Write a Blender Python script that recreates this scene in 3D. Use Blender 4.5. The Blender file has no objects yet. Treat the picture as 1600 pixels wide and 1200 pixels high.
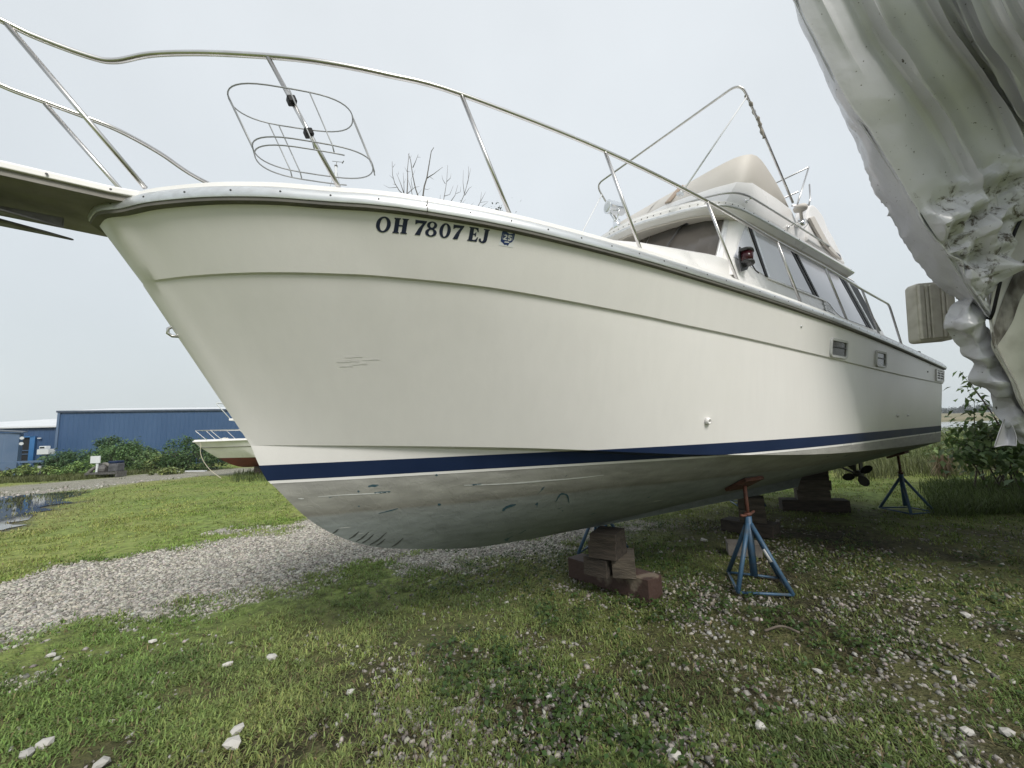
import bpy, bmesh, math, random
import numpy as np
from mathutils import Vector, Matrix
from mathutils.bvhtree import BVHTree
from mathutils.geometry import tessellate_polygon
from mathutils import noise as mnoise

random.seed(7); np.random.seed(7)
rng = np.random.default_rng(7)
sc = bpy.context.scene
col = sc.collection

# ------------------------------------------------------------------ camera
EYE, FPX = 1.6, 620.0                       # eye height (m), focal length in px of the 1600 px frame
_p, _r = math.atan(75/620), math.radians(2.2)
FW = np.array([0, math.cos(_p), math.sin(_p)])
_up0 = np.array([0, -math.sin(_p), math.cos(_p)]); _rt0 = np.array([1., 0, 0])
RT = math.cos(_r)*_rt0 - math.sin(_r)*_up0
UP = math.cos(_r)*_up0 + math.sin(_r)*_rt0
cd = bpy.data.cameras.new('camera'); cam = bpy.data.objects.new('camera', cd); col.objects.link(cam)
cd.sensor_width = 36; cd.lens = FPX/1600*36; cd.clip_start = 0.05; cd.clip_end = 5000
M = Matrix.Identity(4)
for i in range(3):
    M[i][0] = RT[i]; M[i][1] = UP[i]; M[i][2] = -FW[i]
M[0][3], M[1][3], M[2][3] = 0, 0, EYE
cam.matrix_world = M
sc.camera = cam

# ------------------------------------------------------------------ sky, sun, exposure
SUN_EL, SUN_AZ = math.radians(44), math.radians(156)    # azimuth measured clockwise from +Y (camera heading)
sun_dir = Vector((math.sin(SUN_AZ)*math.cos(SUN_EL), math.cos(SUN_AZ)*math.cos(SUN_EL), math.sin(SUN_EL)))
w = bpy.data.worlds.new('World'); sc.world = w; w.use_nodes = True
nt = w.node_tree; N = nt.nodes; Lk = nt.links
bg = N['Background']
sky = N.new('ShaderNodeTexSky'); sky.sky_type = 'NISHITA'; sky.sun_disc = False
sky.sun_elevation = SUN_EL; sky.sun_rotation = SUN_AZ; sky.air_density = 1.5; sky.dust_density = 4
tc = N.new('ShaderNodeTexCoord'); sep = N.new('ShaderNodeSeparateXYZ')
Lk.new(tc.outputs['Generated'], sep.inputs[0])
ramp = N.new('ShaderNodeValToRGB')                        # even overcast: slightly brighter to the zenith
e = ramp.color_ramp.elements
e[0].position = 0.0; e[0].color = (0.70, 0.765, 0.79, 1)
e[1].position = 1.0; e[1].color = (0.93, 0.97, 1.0, 1)
m = ramp.color_ramp.elements.new(0.35); m.color = (0.765, 0.82, 0.86, 1)
Lk.new(sep.outputs['Z'], ramp.inputs[0])
cl = N.new('ShaderNodeTexNoise'); cl.inputs['Scale'].default_value = 1.6; cl.inputs['Detail'].default_value = 4
Lk.new(tc.outputs['Generated'], cl.inputs['Vector'])
clm = N.new('ShaderNodeMapRange'); clm.inputs[1].default_value = .3; clm.inputs[2].default_value = .7
clm.inputs[3].default_value = .925; clm.inputs[4].default_value = 1.05
Lk.new(cl.outputs[0], clm.inputs[0])
sc1 = N.new('ShaderNodeVectorMath'); sc1.operation = 'SCALE'; Lk.new(ramp.outputs[0], sc1.inputs[0])
mulc = N.new('ShaderNodeMath'); mulc.operation = 'MULTIPLY'; mulc.inputs[1].default_value = 6.8
Lk.new(clm.outputs[0], mulc.inputs[0]); Lk.new(mulc.outputs[0], sc1.inputs['Scale'])
mixw = N.new('ShaderNodeMix'); mixw.data_type = 'RGBA'; mixw.inputs[0].default_value = 0.92
Lk.new(sky.outputs[0], mixw.inputs[6]); Lk.new(sc1.outputs[0], mixw.inputs[7])
Lk.new(mixw.outputs[2], bg.inputs[0]); bg.inputs[1].default_value = 0.1
sd = bpy.data.lights.new('sun', 'SUN'); sd.energy = 2.05; sd.angle = math.radians(20); sd.color = (1.0, .965, .90)
so = bpy.data.objects.new('sun', sd); col.objects.link(so)
so.rotation_euler = sun_dir.to_track_quat('Z', 'Y').to_euler(); so.location = sun_dir*60
sc.view_settings.view_transform = 'Standard'; sc.view_settings.look = 'None'
sc.view_settings.exposure = 0.54; sc.view_settings.gamma = 1; sc.view_settings.use_curve_mapping = False

# ------------------------------------------------------------------ helpers
def ray(px, py):
    return RT*((px-800)/FPX) + UP*(-(py-600)/FPX) + FW
def g(px, py, z=0.0):                       # point of the plane z seen along that line of sight
    d = ray(px, py); k = (z-EYE)/d[2]
    return np.array([d[0]*k, d[1]*k, z])
def at(px, py, depth):                      # point at that distance ahead
    d = ray(px, py); k = depth/d[1]
    return np.array([d[0]*k, depth, EYE+d[2]*k])

def tag(o, label=None, cat=None, group=None, kind=None):
    if label: o['label'] = label
    if cat: o['category'] = cat
    if group: o['group'] = group
    if kind: o['kind'] = kind
    return o
def empty(name, loc=(0, 0, 0), rz=0.0, label=None, cat=None, group=None):
    o = bpy.data.objects.new(name, None); col.objects.link(o)
    o.location = loc; o.rotation_euler = (0, 0, rz); o.empty_display_size = .2
    return tag(o, label, cat, group)
def link(name, me, mats, parent=None, smooth=False):
    o = bpy.data.objects.new(name, me); col.objects.link(o)
    for mm in (mats if isinstance(mats, (list, tuple)) else [mats]): me.materials.append(mm)
    if parent is not None: o.parent = parent
    if smooth:
        me.polygons.foreach_set('use_smooth', [True]*len(me.polygons))
    return o
def mesh(name, V, F, mat, parent=None, smooth=False, fix=True, mi=None):
    me = bpy.data.meshes.new(name); me.from_pydata([tuple(map(float, v)) for v in V], [], [tuple(f) for f in F])
    if fix:
        bm = bmesh.new(); bm.from_mesh(me); bmesh.ops.recalc_face_normals(bm, faces=bm.faces); bm.to_mesh(me); bm.free()
    o = link(name, me, mat, parent, smooth)
    if mi is not None: me.polygons.foreach_set('material_index', mi)
    return o
def fast_mesh(name, V, F, mat, parent=None, colors=None, smooth=False):
    """V (n,3) array, F (m,k) int array of equal-size polygons"""
    V = np.asarray(V, np.float32); F = np.asarray(F, np.int32); k = F.shape[1]
    me = bpy.data.meshes.new(name)
    me.vertices.add(len(V)); me.vertices.foreach_set('co', V.ravel())
    me.loops.add(F.size); me.loops.foreach_set('vertex_index', F.ravel())
    me.polygons.add(len(F)); me.polygons.foreach_set('loop_start', np.arange(0, F.size, k, dtype=np.int32))
    try: me.polygons.foreach_set('loop_total', np.full(len(F), k, np.int32))
    except Exception: pass
    if smooth: me.polygons.foreach_set('use_smooth', np.ones(len(F), bool))
    if colors is not None:
        a = me.attributes.new('tint', 'FLOAT_COLOR', 'POINT')
        c = np.ones((len(V), 4), np.float32); c[:, :3] = colors; a.data.foreach_set('color', c.ravel())
    me.update(calc_edges=True); me.validate()
    return link(name, me, mat, parent)

class MB:                                    # collects shapes, builds one mesh
    def __init__(s): s.V = []; s.F = []
    def add(s, V, F):
        b = len(s.V); s.V += [tuple(map(float, v)) for v in V]; s.F += [tuple(i+b for i in f) for f in F]; return s
    def box(s, c, sz, R=None, taper=1.0, jit=0.0):
        hx, hy, hz = [q/2 for q in sz]; vs = []
        for z in (-hz, hz):
            t = taper if z > 0 else 1
            for x, y in ((-hx, -hy), (hx, -hy), (hx, hy), (-hx, hy)):
                v = Vector((x*t, y*t, z)) + Vector([random.uniform(-jit, jit) for _ in range(3)])
                if R is not None: v = R @ v
                vs.append(Vector(c)+v)
        return s.add(vs, [(0, 3, 2, 1), (4, 5, 6, 7), (0, 1, 5, 4), (1, 2, 6, 5), (2, 3, 7, 6), (3, 0, 4, 7)])
    def tube(s, pts, r, n=8, closed=False, caps=True):
        P = [Vector(p) for p in pts]; m_ = len(P); rs = r if isinstance(r, (list, tuple)) else [r]*m_
        rings = []; prev = None
        for i in range(m_):
            a = P[(i-1) % m_] if (closed or i > 0) else P[i]; b = P[(i+1) % m_] if (closed or i < m_-1) else P[i]
            d = (b-a).normalized()
            if prev is None:
                x = d.orthogonal().normalized()
            else:
                x = (prev-d*prev.dot(d))
                x = x.normalized() if x.length > 1e-6 else d.orthogonal().normalized()
            prev = x; y = d.cross(x)
            rings.append([P[i]+(x*math.cos(2*math.pi*k/n)+y*math.sin(2*math.pi*k/n))*rs[i] for k in range(n)])
        V = [v for rr in rings for v in rr]; F = []
        for i in range(m_ if closed else m_-1):
            j = (i+1) % m_
            for k in range(n): F.append((i*n+k, i*n+(k+1) % n, j*n+(k+1) % n, j*n+k))
        if caps and not closed:
            F.append(tuple(range(n-1, -1, -1))); F.append(tuple((m_-1)*n+k for k in range(n)))
        return s.add(V, F)
    def lathe(s, prof, n=16, R=None, c=(0, 0, 0)):     # prof: (radius, height) along local z
        V = []; F = []
        for r, h in prof:
            for k in range(n):
                v = Vector((r*math.cos(2*math.pi*k/n), r*math.sin(2*math.pi*k/n), h))
                V.append((R @ v if R is not None else v)+Vector(c))
        for i in range(len(prof)-1):
            for k in range(n): F.append((i*n+k, i*n+(k+1) % n, (i+1)*n+(k+1) % n, (i+1)*n+k))
        F.append(tuple(range(n-1, -1, -1))); F.append(tuple((len(prof)-1)*n+k for k in range(n)))
        return s.add(V, F)
    def prism(s, poly, off):                            # poly: 3-D outline, extruded by off
        n = len(poly); o = Vector(off); P = [Vector(p) for p in poly]
        V = P+[p+o for p in P]
        F = [tuple(range(n)), tuple(range(2*n-1, n-1, -1))]+[(i, (i+1) % n, n+(i+1) % n, n+i) for i in range(n)]
        return s.add(V, F)
    def build(s, name, mat, parent=None, smooth=False, bevel=0):
        o = mesh(name, s.V, s.F, mat, parent, smooth)
        if bevel:
            b = o.modifiers.new('bevel', 'BEVEL'); b.width = bevel; b.segments = 2; b.limit_method = 'ANGLE'
        return o
def smooth_path(pts, n=6):                    # Catmull-Rom
    P = [Vector(p) for p in pts]; out = []
    for i in range(len(P)-1):
        a = P[i-1] if i else P[0]*2-P[1]; b, c = P[i], P[i+1]; d = P[i+2] if i+2 < len(P) else P[-1]*2-P[-2]
        for k in range(n):
            t = k/n
            out.append(0.5*((2*b)+(c-a)*t+(2*a-5*b+4*c-d)*t*t+(3*b-a-3*c+d)*t**3))
    out.append(P[-1]); return out
def round_path(pts, rad=.06, n=5):            # straight runs, rounded bends
    P = [Vector(p) for p in pts]; out = [P[0]]
    for i in range(1, len(P)-1):
        a, b, c = P[i-1], P[i], P[i+1]
        r1 = min(rad, (a-b).length*.45); r2 = min(rad, (c-b).length*.45)
        p = b+(a-b).normalized()*r1; q = b+(c-b).normalized()*r2
        for k in range(n+1):
            t = k/n; out.append(p*(1-t)**2+b*2*t*(1-t)+q*t*t)
    out.append(P[-1]); return out
def shade_auto(o, ang=35):
    me = o.data
    me.polygons.foreach_set('use_smooth', [True]*len(me.polygons))
    try: me.set_sharp_from_angle(angle=math.radians(ang))
    except Exception: pass
    return o

# ------------------------------------------------------------------ materials
def mat(name, base=(.5, .5, .5), rough=.5, metal=0.0, spec=.5, coat=0.0):
    m_ = bpy.data.materials.new(name); m_.use_nodes = True
    b = m_.node_tree.nodes['Principled BSDF']
    b.inputs['Base Color'].default_value = (*base, 1); b.inputs['Roughness'].default_value = rough
    b.inputs['Metallic'].default_value = metal
    b.inputs['Specular IOR Level'].default_value = spec
    b.inputs['Coat Weight'].default_value = coat
    return m_
def nd(m_, typ, **kw):
    n = m_.node_tree.nodes.new(typ)
    for k, v in kw.items():
        if k in n.inputs: n.inputs[k].default_value = v
        else: setattr(n, k, v)
    return n
def lk(m_, a, b): m_.node_tree.links.new(a, b)
def bsdf(m_): return m_.node_tree.nodes['Principled BSDF']
def noisy(name, c1, c2, scale=5, rough=.5, bump=0.0, bscale=40, detail=6, metal=0.0, lo=.35, hi=.65, spec=.5, stretch=None, rvar=0.1):
    """two colours mingled by noise, fine bump, uneven gloss"""
    m_ = mat(name, c1, rough, metal, spec)
    tcn = nd(m_, 'ShaderNodeTexCoord'); src = tcn.outputs['Object']
    if stretch:
        mp = nd(m_, 'ShaderNodeMapping'); mp.inputs['Scale'].default_value = stretch; lk(m_, src, mp.inputs[0]); src = mp.outputs[0]
    n1 = nd(m_, 'ShaderNodeTexNoise', Scale=scale, Detail=detail); lk(m_, src, n1.inputs['Vector'])
    r = nd(m_, 'ShaderNodeMapRange'); r.inputs[1].default_value = lo; r.inputs[2].default_value = hi; lk(m_, n1.outputs[0], r.inputs[0])
    mx = nd(m_, 'ShaderNodeMix', data_type='RGBA'); mx.inputs[6].default_value = (*c1, 1); mx.inputs[7].default_value = (*c2, 1)
    lk(m_, r.outputs[0], mx.inputs[0]); lk(m_, mx.outputs[2], bsdf(m_).inputs['Base Color'])
    rr = nd(m_, 'ShaderNodeMapRange'); rr.inputs[3].default_value = max(.02, rough-rvar); rr.inputs[4].default_value = min(1, rough+rvar)
    lk(m_, n1.outputs[0], rr.inputs[0]); lk(m_, rr.outputs[0], bsdf(m_).inputs['Roughness'])
    if bump:
        n2 = nd(m_, 'ShaderNodeTexNoise', Scale=bscale, Detail=5); lk(m_, src, n2.inputs['Vector'])
        bp = nd(m_, 'ShaderNodeBump', Strength=bump, Distance=.02); lk(m_, n2.outputs[0], bp.inputs['Height'])
        lk(m_, bp.outputs[0], bsdf(m_).inputs['Normal'])
    return m_
def tinted(name, rough=.7, spec=.3, trans=0.0):
    """colour stored per piece"""
    m_ = mat(name, (.1, .1, .1), rough, 0, spec)
    a = nd(m_, 'ShaderNodeAttribute', attribute_name='tint'); lk(m_, a.outputs['Color'], bsdf(m_).inputs['Base Color'])
    if trans:
        tr = nd(m_, 'ShaderNodeBsdfTranslucent'); lk(m_, a.outputs['Color'], tr.inputs[0])
        ms = nd(m_, 'ShaderNodeMixShader'); ms.inputs[0].default_value = trans
        out = m_.node_tree.nodes['Material Output']
        lk(m_, bsdf(m_).outputs[0], ms.inputs[1]); lk(m_, tr.outputs[0], ms.inputs[2]); lk(m_, ms.outputs[0], out.inputs[0])
    return m_

GEL = noisy('gelcoat_cream', (.765, .748, .738), (.745, .728, .716), scale=1.2, rough=.34, bump=.02, bscale=60, rvar=.06)
def weather(m_):
    N_ = m_.node_tree.nodes; src = bsdf(m_).inputs['Base Color'].links[0].from_socket
    tcn = nd(m_, 'ShaderNodeTexCoord'); mp = nd(m_, 'ShaderNodeMapping'); mp.inputs['Scale'].default_value = (5, 5, .35); lk(m_, tcn.outputs['Object'], mp.inputs[0])
    n1 = nd(m_, 'ShaderNodeTexNoise', Scale=3, Detail=8, Roughness=.6); lk(m_, mp.outputs[0], n1.inputs['Vector'])
    r1 = nd(m_, 'ShaderNodeMapRange'); r1.inputs[1].default_value = .35; r1.inputs[2].default_value = .75; r1.inputs[3].default_value = 1.005; r1.inputs[4].default_value = .972; lk(m_, n1.outputs[0], r1.inputs[0])
    n2 = nd(m_, 'ShaderNodeTexNoise', Scale=1.1, Detail=7, Roughness=.65); lk(m_, tcn.outputs['Object'], n2.inputs['Vector'])
    r2 = nd(m_, 'ShaderNodeMapRange'); r2.inputs[1].default_value = .3; r2.inputs[2].default_value = .7; r2.inputs[3].default_value = .983; r2.inputs[4].default_value = 1.01; lk(m_, n2.outputs[0], r2.inputs[0])
    mu = nd(m_, 'ShaderNodeMath', operation='MULTIPLY'); lk(m_, r1.outputs[0], mu.inputs[0]); lk(m_, r2.outputs[0], mu.inputs[1])
    sv = nd(m_, 'ShaderNodeVectorMath', operation='SCALE'); lk(m_, src, sv.inputs[0]); lk(m_, mu.outputs[0], sv.inputs['Scale']); lk(m_, sv.outputs[0], bsdf(m_).inputs['Base Color'])
    n3 = nd(m_, 'ShaderNodeTexNoise', Scale=170, Detail=2); lk(m_, tcn.outputs['Object'], n3.inputs['Vector'])
    bp = nd(m_, 'ShaderNodeBump', Strength=.05, Distance=.004); lk(m_, n3.outputs[0], bp.inputs['Height'])
    old = bsdf(m_).inputs['Normal'].links
    if old: lk(m_, old[0].from_socket, bp.inputs['Normal'])
    lk(m_, bp.outputs[0], bsdf(m_).inputs['Normal'])
weather(GEL)
WHITE = noisy('gelcoat_white', (.81, .795, .79), (.75, .735, .725), scale=2.5, rough=.3, bump=.015, bscale=50)
BEIGE = noisy('moulding_beige', (.60, .565, .525), (.55, .515, .47), scale=2.0, rough=.55, bump=.03, bscale=80)
NAVY = noisy('stripe_navy', (.007, .017, .052), (.010, .022, .064), scale=3, rough=.55, spec=.25)
STEEL = noisy('stainless_steel', (.62, .61, .60), (.54, .53, .52), scale=12, rough=.3, metal=1.0)
ALU = noisy('anodised_aluminium', (.70, .72, .73), (.60, .61, .62), scale=8, rough=.34, metal=.75, stretch=(.5, 4, 4))
CHROME = mat('chrome', (.82, .83, .84), .08, 1.0)
GLASS = noisy('window_glass', (.58, .585, .65), (.63, .635, .69), scale=1.2, rough=.09, spec=.7, rvar=.03)  # pale lavender base colour stands in for the reflected sky
WSHIELD = noisy('windscreen_glass', (.055, .05, .045), (.085, .075, .068), scale=2.2, rough=.16, spec=.6)
BLACK = mat('black_trim', (.008, .008, .009), .5, 0, .2)
RUBBER = noisy('grey_rubber', (.17, .16, .145), (.13, .125, .115), scale=6, rough=.7)
GREYLINE = mat('grey_print', (.38, .385, .39), .5)
REDLENS = mat('red_lens', (.035, .006, .009), .25, spec=.4)
DKPLASTIC = mat('dark_plastic', (.035, .035, .038), .4)
WIRE = mat('plastic_wire', (.30, .31, .32), .4, .3)
GALV = noisy('galvanised_grey', (.16, .155, .15), (.10, .095, .09), scale=14, rough=.5, metal=.4)
LETTER = mat('vinyl_navy', (.010, .016, .045), .4)
STICKW = mat('sticker_white', (.72, .73, .74), .45)
STICKB = mat('sticker_blue', (.015, .04, .15), .4)
BRONZE = noisy('dark_bronze', (.05, .045, .035), (.03, .03, .028), scale=9, rough=.5, metal=.5)
JACKBLUE = noisy('jack_blue_paint', (.035, .085, .15), (.06, .075, .09), scale=11, rough=.5, bump=.15, bscale=60, lo=.5, hi=.75)
RUST = noisy('rusty_orange_steel', (.11, .036, .02), (.06, .026, .017), scale=18, rough=.75, bump=.3, bscale=60)
PAPER = mat('label_paper', (.7, .7, .68), .6)
WOODD = noisy('weathered_timber_dark', (.05, .038, .029), (.02, .016, .012), scale=5, rough=.85, bump=.5, bscale=22, stretch=(1, 6, 6))
WOODG = noisy('weathered_timber_grey', (.095, .078, .058), (.042, .034, .025), scale=5, rough=.85, bump=.5, bscale=22, stretch=(1, 6, 6))
WOODR = noisy('painted_timber_redbrown', (.05, .027, .021), (.15, .12, .09), scale=4, rough=.7, bump=.4, bscale=25, lo=.58, hi=.66)

def hull_paint():
    """grey antifouling: olive scum band near the waterline, scuffs, blue patches, streaks"""
    m_ = mat('antifouling_grey', (.2, .2, .2), .6)
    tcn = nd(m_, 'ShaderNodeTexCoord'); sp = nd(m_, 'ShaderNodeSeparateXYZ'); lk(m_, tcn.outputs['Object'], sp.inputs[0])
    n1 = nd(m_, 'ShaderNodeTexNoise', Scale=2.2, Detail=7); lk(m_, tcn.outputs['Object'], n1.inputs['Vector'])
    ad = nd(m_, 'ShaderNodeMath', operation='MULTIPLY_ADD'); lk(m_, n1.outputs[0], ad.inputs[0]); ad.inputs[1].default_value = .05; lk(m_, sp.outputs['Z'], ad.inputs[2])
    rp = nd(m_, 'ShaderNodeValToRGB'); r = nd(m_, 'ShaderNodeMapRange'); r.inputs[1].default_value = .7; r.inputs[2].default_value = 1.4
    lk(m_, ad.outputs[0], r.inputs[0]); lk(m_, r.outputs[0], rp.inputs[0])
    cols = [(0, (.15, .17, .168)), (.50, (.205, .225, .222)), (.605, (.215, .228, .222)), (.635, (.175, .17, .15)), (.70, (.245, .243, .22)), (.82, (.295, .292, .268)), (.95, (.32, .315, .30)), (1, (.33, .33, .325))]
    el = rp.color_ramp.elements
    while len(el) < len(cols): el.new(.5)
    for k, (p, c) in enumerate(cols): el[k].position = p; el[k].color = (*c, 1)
    # streaks and mottling
    mp = nd(m_, 'ShaderNodeMapping'); mp.inputs['Scale'].default_value = (1.2, 1, 5); lk(m_, tcn.outputs['Object'], mp.inputs[0])
    n2 = nd(m_, 'ShaderNodeTexNoise', Scale=4, Detail=8); lk(m_, mp.outputs[0], n2.inputs['Vector'])
    r2 = nd(m_, 'ShaderNodeMapRange'); r2.inputs[1].default_value = .3; r2.inputs[2].default_value = .7; r2.inputs[3].default_value = .78; r2.inputs[4].default_value = 1.15
    lk(m_, n2.outputs[0], r2.inputs[0])
    ml = nd(m_, 'ShaderNodeVectorMath', operation='SCALE'); lk(m_, rp.outputs[0], ml.inputs[0]); lk(m_, r2.outputs[0], ml.inputs['Scale'])
    # old blue coat showing through
    n3 = nd(m_, 'ShaderNodeTexNoise', Scale=5.5, Detail=3, Distortion=1.2); lk(m_, tcn.outputs['Object'], n3.inputs['Vector'])
    r3 = nd(m_, 'ShaderNodeMapRange'); r3.inputs[1].default_value = .70; r3.inputs[2].default_value = .72; lk(m_, n3.outputs[0], r3.inputs[0])
    mx = nd(m_, 'ShaderNodeMix', data_type='RGBA'); lk(m_, r3.outputs[0], mx.inputs[0]); lk(m_, ml.outputs[0], mx.inputs[6]); mx.inputs[7].default_value = (.03, .075, .10, 1)
    # pale scuffs
    mp4 = nd(m_, 'ShaderNodeMapping'); mp4.inputs['Scale'].default_value = (.5, .5, 9); mp4.inputs['Location'].default_value = (3, 1, 2); lk(m_, tcn.outputs['Object'], mp4.inputs[0])
    n4 = nd(m_, 'ShaderNodeTexNoise', Scale=5, Detail=4); lk(m_, mp4.outputs[0], n4.inputs['Vector'])
    r4 = nd(m_, 'ShaderNodeMapRange'); r4.inputs[1].default_value = .71; r4.inputs[2].default_value = .74; lk(m_, n4.outputs[0], r4.inputs[0])
    mx2 = nd(m_, 'ShaderNodeMix', data_type='RGBA'); lk(m_, r4.outputs[0], mx2.inputs[0]); lk(m_, mx.outputs[2], mx2.inputs[6]); mx2.inputs[7].default_value = (.42, .43, .41, 1)
    lk(m_, mx2.outputs[2], bsdf(m_).inputs['Base Color'])
    n5 = nd(m_, 'ShaderNodeTexNoise', Scale=14, Detail=6, Distortion=.6); lk(m_, tcn.outputs['Object'], n5.inputs['Vector'])
    r5 = nd(m_, 'ShaderNodeMapRange'); r5.inputs[1].default_value = .48; r5.inputs[2].default_value = .56; lk(m_, n5.outputs[0], r5.inputs[0])
    bp = nd(m_, 'ShaderNodeBump', Strength=.16, Distance=.006); lk(m_, r5.outputs[0], bp.inputs['Height']); lk(m_, bp.outputs[0], bsdf(m_).inputs['Normal'])
    return m_
ANTIFOUL = hull_paint()

# ================================================================== MOTOR YACHT (boat frame: x aft from the bow, y to starboard, z up)
LOA = 10.7
OX, OY, ANG = -2.2517, 2.0559, math.radians(35.016)
boat = empty('motor_yacht', (OX, OY, 0), ANG, 'large cream motor yacht with blue boot stripe and flybridge, propped up on jack stands', 'boat')
def B(t, s, z): return (t, -s, z)             # s = distance to port
def boat_world(t, s, z=0.0):
    return np.array([OX+math.cos(ANG)*t+math.sin(ANG)*s, OY+math.sin(ANG)*t-math.cos(ANG)*s, z])

def spline(xs, *ys):                           # smooth curve through points, returned as functions of the first coordinate
    P = np.array([xs, *ys], float).T
    pts = np.array(smooth_path([tuple(np.pad(p, (0, 3-len(p)))) for p in P], 12))[:, :len(ys)+1]
    return lambda t: [np.interp(t, pts[:, 0], pts[:, k+1]) for k in range(len(ys))]
SH = spline([0, .055, .16, .28, .44, .59, .79, 1.0, 1.24, 1.51, 1.86, 2.27, 2.88, 3.57, 4.2, 5.01, 6.17, 7.88, 10.7],
            [0, .13, .235, .38, .53, .65, .78, .885, 1.01, 1.11, 1.21, 1.29, 1.38, 1.45, 1.505, 1.56, 1.615, 1.655, 1.68])
def sheer(t): return SH(t)[0], 2.83-.45*np.asarray(t)/11.0
KN = spline([.205, .219, .265, .324, .443, .657, .868, 1.085, 1.311, 1.815, 2.33, 2.982, 3.418, 4.338, 5.763, 7.852, 10.8],
            [0, .041, .115, .179, .304, .491, .635, .751, .86, 1.045, 1.165, 1.273, 1.33, 1.43, 1.535, 1.605, 1.638],
            [2.513, 2.511, 2.509, 2.508, 2.504, 2.496, 2.49, 2.485, 2.477, 2.452, 2.420, 2.381, 2.353, 2.306, 2.238, 2.174, 2.145])
def knuckle(t): return KN(t)
_ct = [.75, 1.15, 1.68, 2.28, 2.76, 3.19, 3.66, 4.05, 4.59, 5.26, 6.14, 8.01, 10.7]
_cz = [1.58, 1.56, 1.53, 1.49, 1.45, 1.41, 1.37, 1.345, 1.31, 1.275, 1.245, 1.20, 1.155]
CZ = spline(_ct, _cz)
def chine(t):
    t = np.asarray(t, float)
    return 1.5*(1-(1-np.clip((t-.75)/6., 0, 1))**2.2), CZ(t)[0]
KL = spline([.75, .80, .85, .88, 1.05, 1.19, 1.34, 1.54, 1.86, 2.27, 2.75, 3.32, 4.26, 5.51, 7.56, 8.70],
            [1.58, 1.45, 1.35, 1.32, 1.12, 1.0, .91, .83, .76, .69, .66, .635, .60, .565, .505, .48])
def keel(t):
    t = np.asarray(t, float); z = KL(np.minimum(t, 8.7))[0]
    return np.where(t > 8.7, .48+np.clip((t-8.7)/.14, 0, 1)*.22+np.clip((t-8.84)/1.9, 0, 1)*.05, z)
def root(t):
    t = np.asarray(t, float)
    d = .20*np.clip((t-3)/5.7, 0, 1)
    return np.where(t > 8.7, np.maximum(keel(t), .685), keel(np.minimum(t, 8.7))+d)

NC = 110
v = np.linspace(0, 1, NC)**1.7
rows = []                                       # each: (NC,3) in (t,s,z)
def row(t0, fn): 
    t = t0+(LOA-t0)*v; s, z = fn(t); rows.append(np.stack([t, s, z], 1))
tk = .75+(LOA-.75)*v
skeg = np.clip((tk-.75)/.6, 0, 1)
rows.append(np.stack([tk, .028*skeg, keel(tk)], 1))
rows.append(np.stack([tk, .05*skeg, root(tk)], 1))
cs, cz = chine(tk); rz = root(tk)
f = np.clip((tk-.75)/1.3, 0, 1)
NBOT = 9
for k in range(1, NBOT):
    wq = k/NBOT
    s = .05*skeg*(1-wq)+(cs-.055*f)*wq; z = rz*(1-wq)+(cz-.018*f)*wq
    bul = .055*np.sin(math.pi*wq)*f
    rows.append(np.stack([tk, s+bul*.45, z-bul], 1))
rows.append(np.stack([tk, np.maximum(cs-.055*f, 0), cz-.018*f], 1)); r_ci = len(rows)-1
rows.append(np.stack([tk, cs, cz], 1)); r_co = len(rows)-1
t0k = .205; tkn = t0k+(LOA-t0k)*v; ks, kz = knuckle(tkn)
NT = 12
for k in range(1, NT):
    wq = k/NT
    t = tk*(1-wq)+tkn*wq; s = cs*(1-wq)+(ks-.006)*wq; z = cz*(1-wq)+(kz-.004)*wq
    hol = .006*math.sin(math.pi*wq)*np.clip((t-.6)/1.0, 0, 1)*np.clip(1-(t-1.6)/4.5, 0, 1)
    rows.append(np.stack([t, np.maximum(s-hol, 0), z], 1))
rows.append(np.stack([tkn, np.maximum(ks-.008, 0), kz-.004], 1))
rows.append(np.stack([tkn, ks+.010*np.clip((tkn-.2)/.1, 0, 1), kz+.002], 1))
tsh = LOA*v; ss, sz = sheer(tsh)
for k in range(1, 4):
    wq = k/4
    rows.append(np.stack([tkn*(1-wq)+tsh*wq, (ks+.010*np.clip((tkn-.2)/.1, 0, 1))*(1-wq)+ss*wq, kz*(1-wq)+sz*wq], 1))
rows.append(np.stack([tsh, ss, sz], 1))
NR = len(rows)
V = []; F = []
for side in (1, -1):
    base = len(V)
    for r_ in rows:
        for t, s, z in r_: V.append(B(t, s*side, z))
    for i in range(NR-1):
        for j in range(NC-1):
            a = base+i*NC+j
            q = (a, a+1, a+NC+1, a+NC)
            F.append(q if side == 1 else q[::-1])
Pb, Sb = 0, NR*NC
for i in range(NR-1):                           # transom
    a, b_ = Pb+i*NC+NC-1, Pb+(i+1)*NC+NC-1; c_, d_ = Sb+i*NC+NC-1, Sb+(i+1)*NC+NC-1
    F.append((a, c_, d_, b_))
for j in range(NC-1): F.append((Pb+j, Sb+j, Sb+j+1, Pb+j+1))   # keel underside
me = bpy.data.meshes.new('hull'); me.from_pydata(V, [], F)
bm = bmesh.new(); bm.from_mesh(me)
bmesh.ops.remove_doubles(bm, verts=bm.verts, dist=.0008)
bmesh.ops.recalc_face_normals(bm, faces=bm.faces)
def wl(z0): return Vector((0, 0, z0)), Vector((.0025, 0, 1)).normalized()
STR_T, STR_B, LINE_B = 1.455, 1.357, 1.338
co, no = wl(LINE_B)
stripe_src = bm.copy()
bmesh.ops.bisect_plane(bm, geom=bm.verts[:]+bm.edges[:]+bm.faces[:], plane_co=co, plane_no=no)
for fc in bm.faces: fc.material_index = 1 if (fc.calc_center_median()-co).dot(no) < 0 else 0
bm.to_mesh(me)
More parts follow.
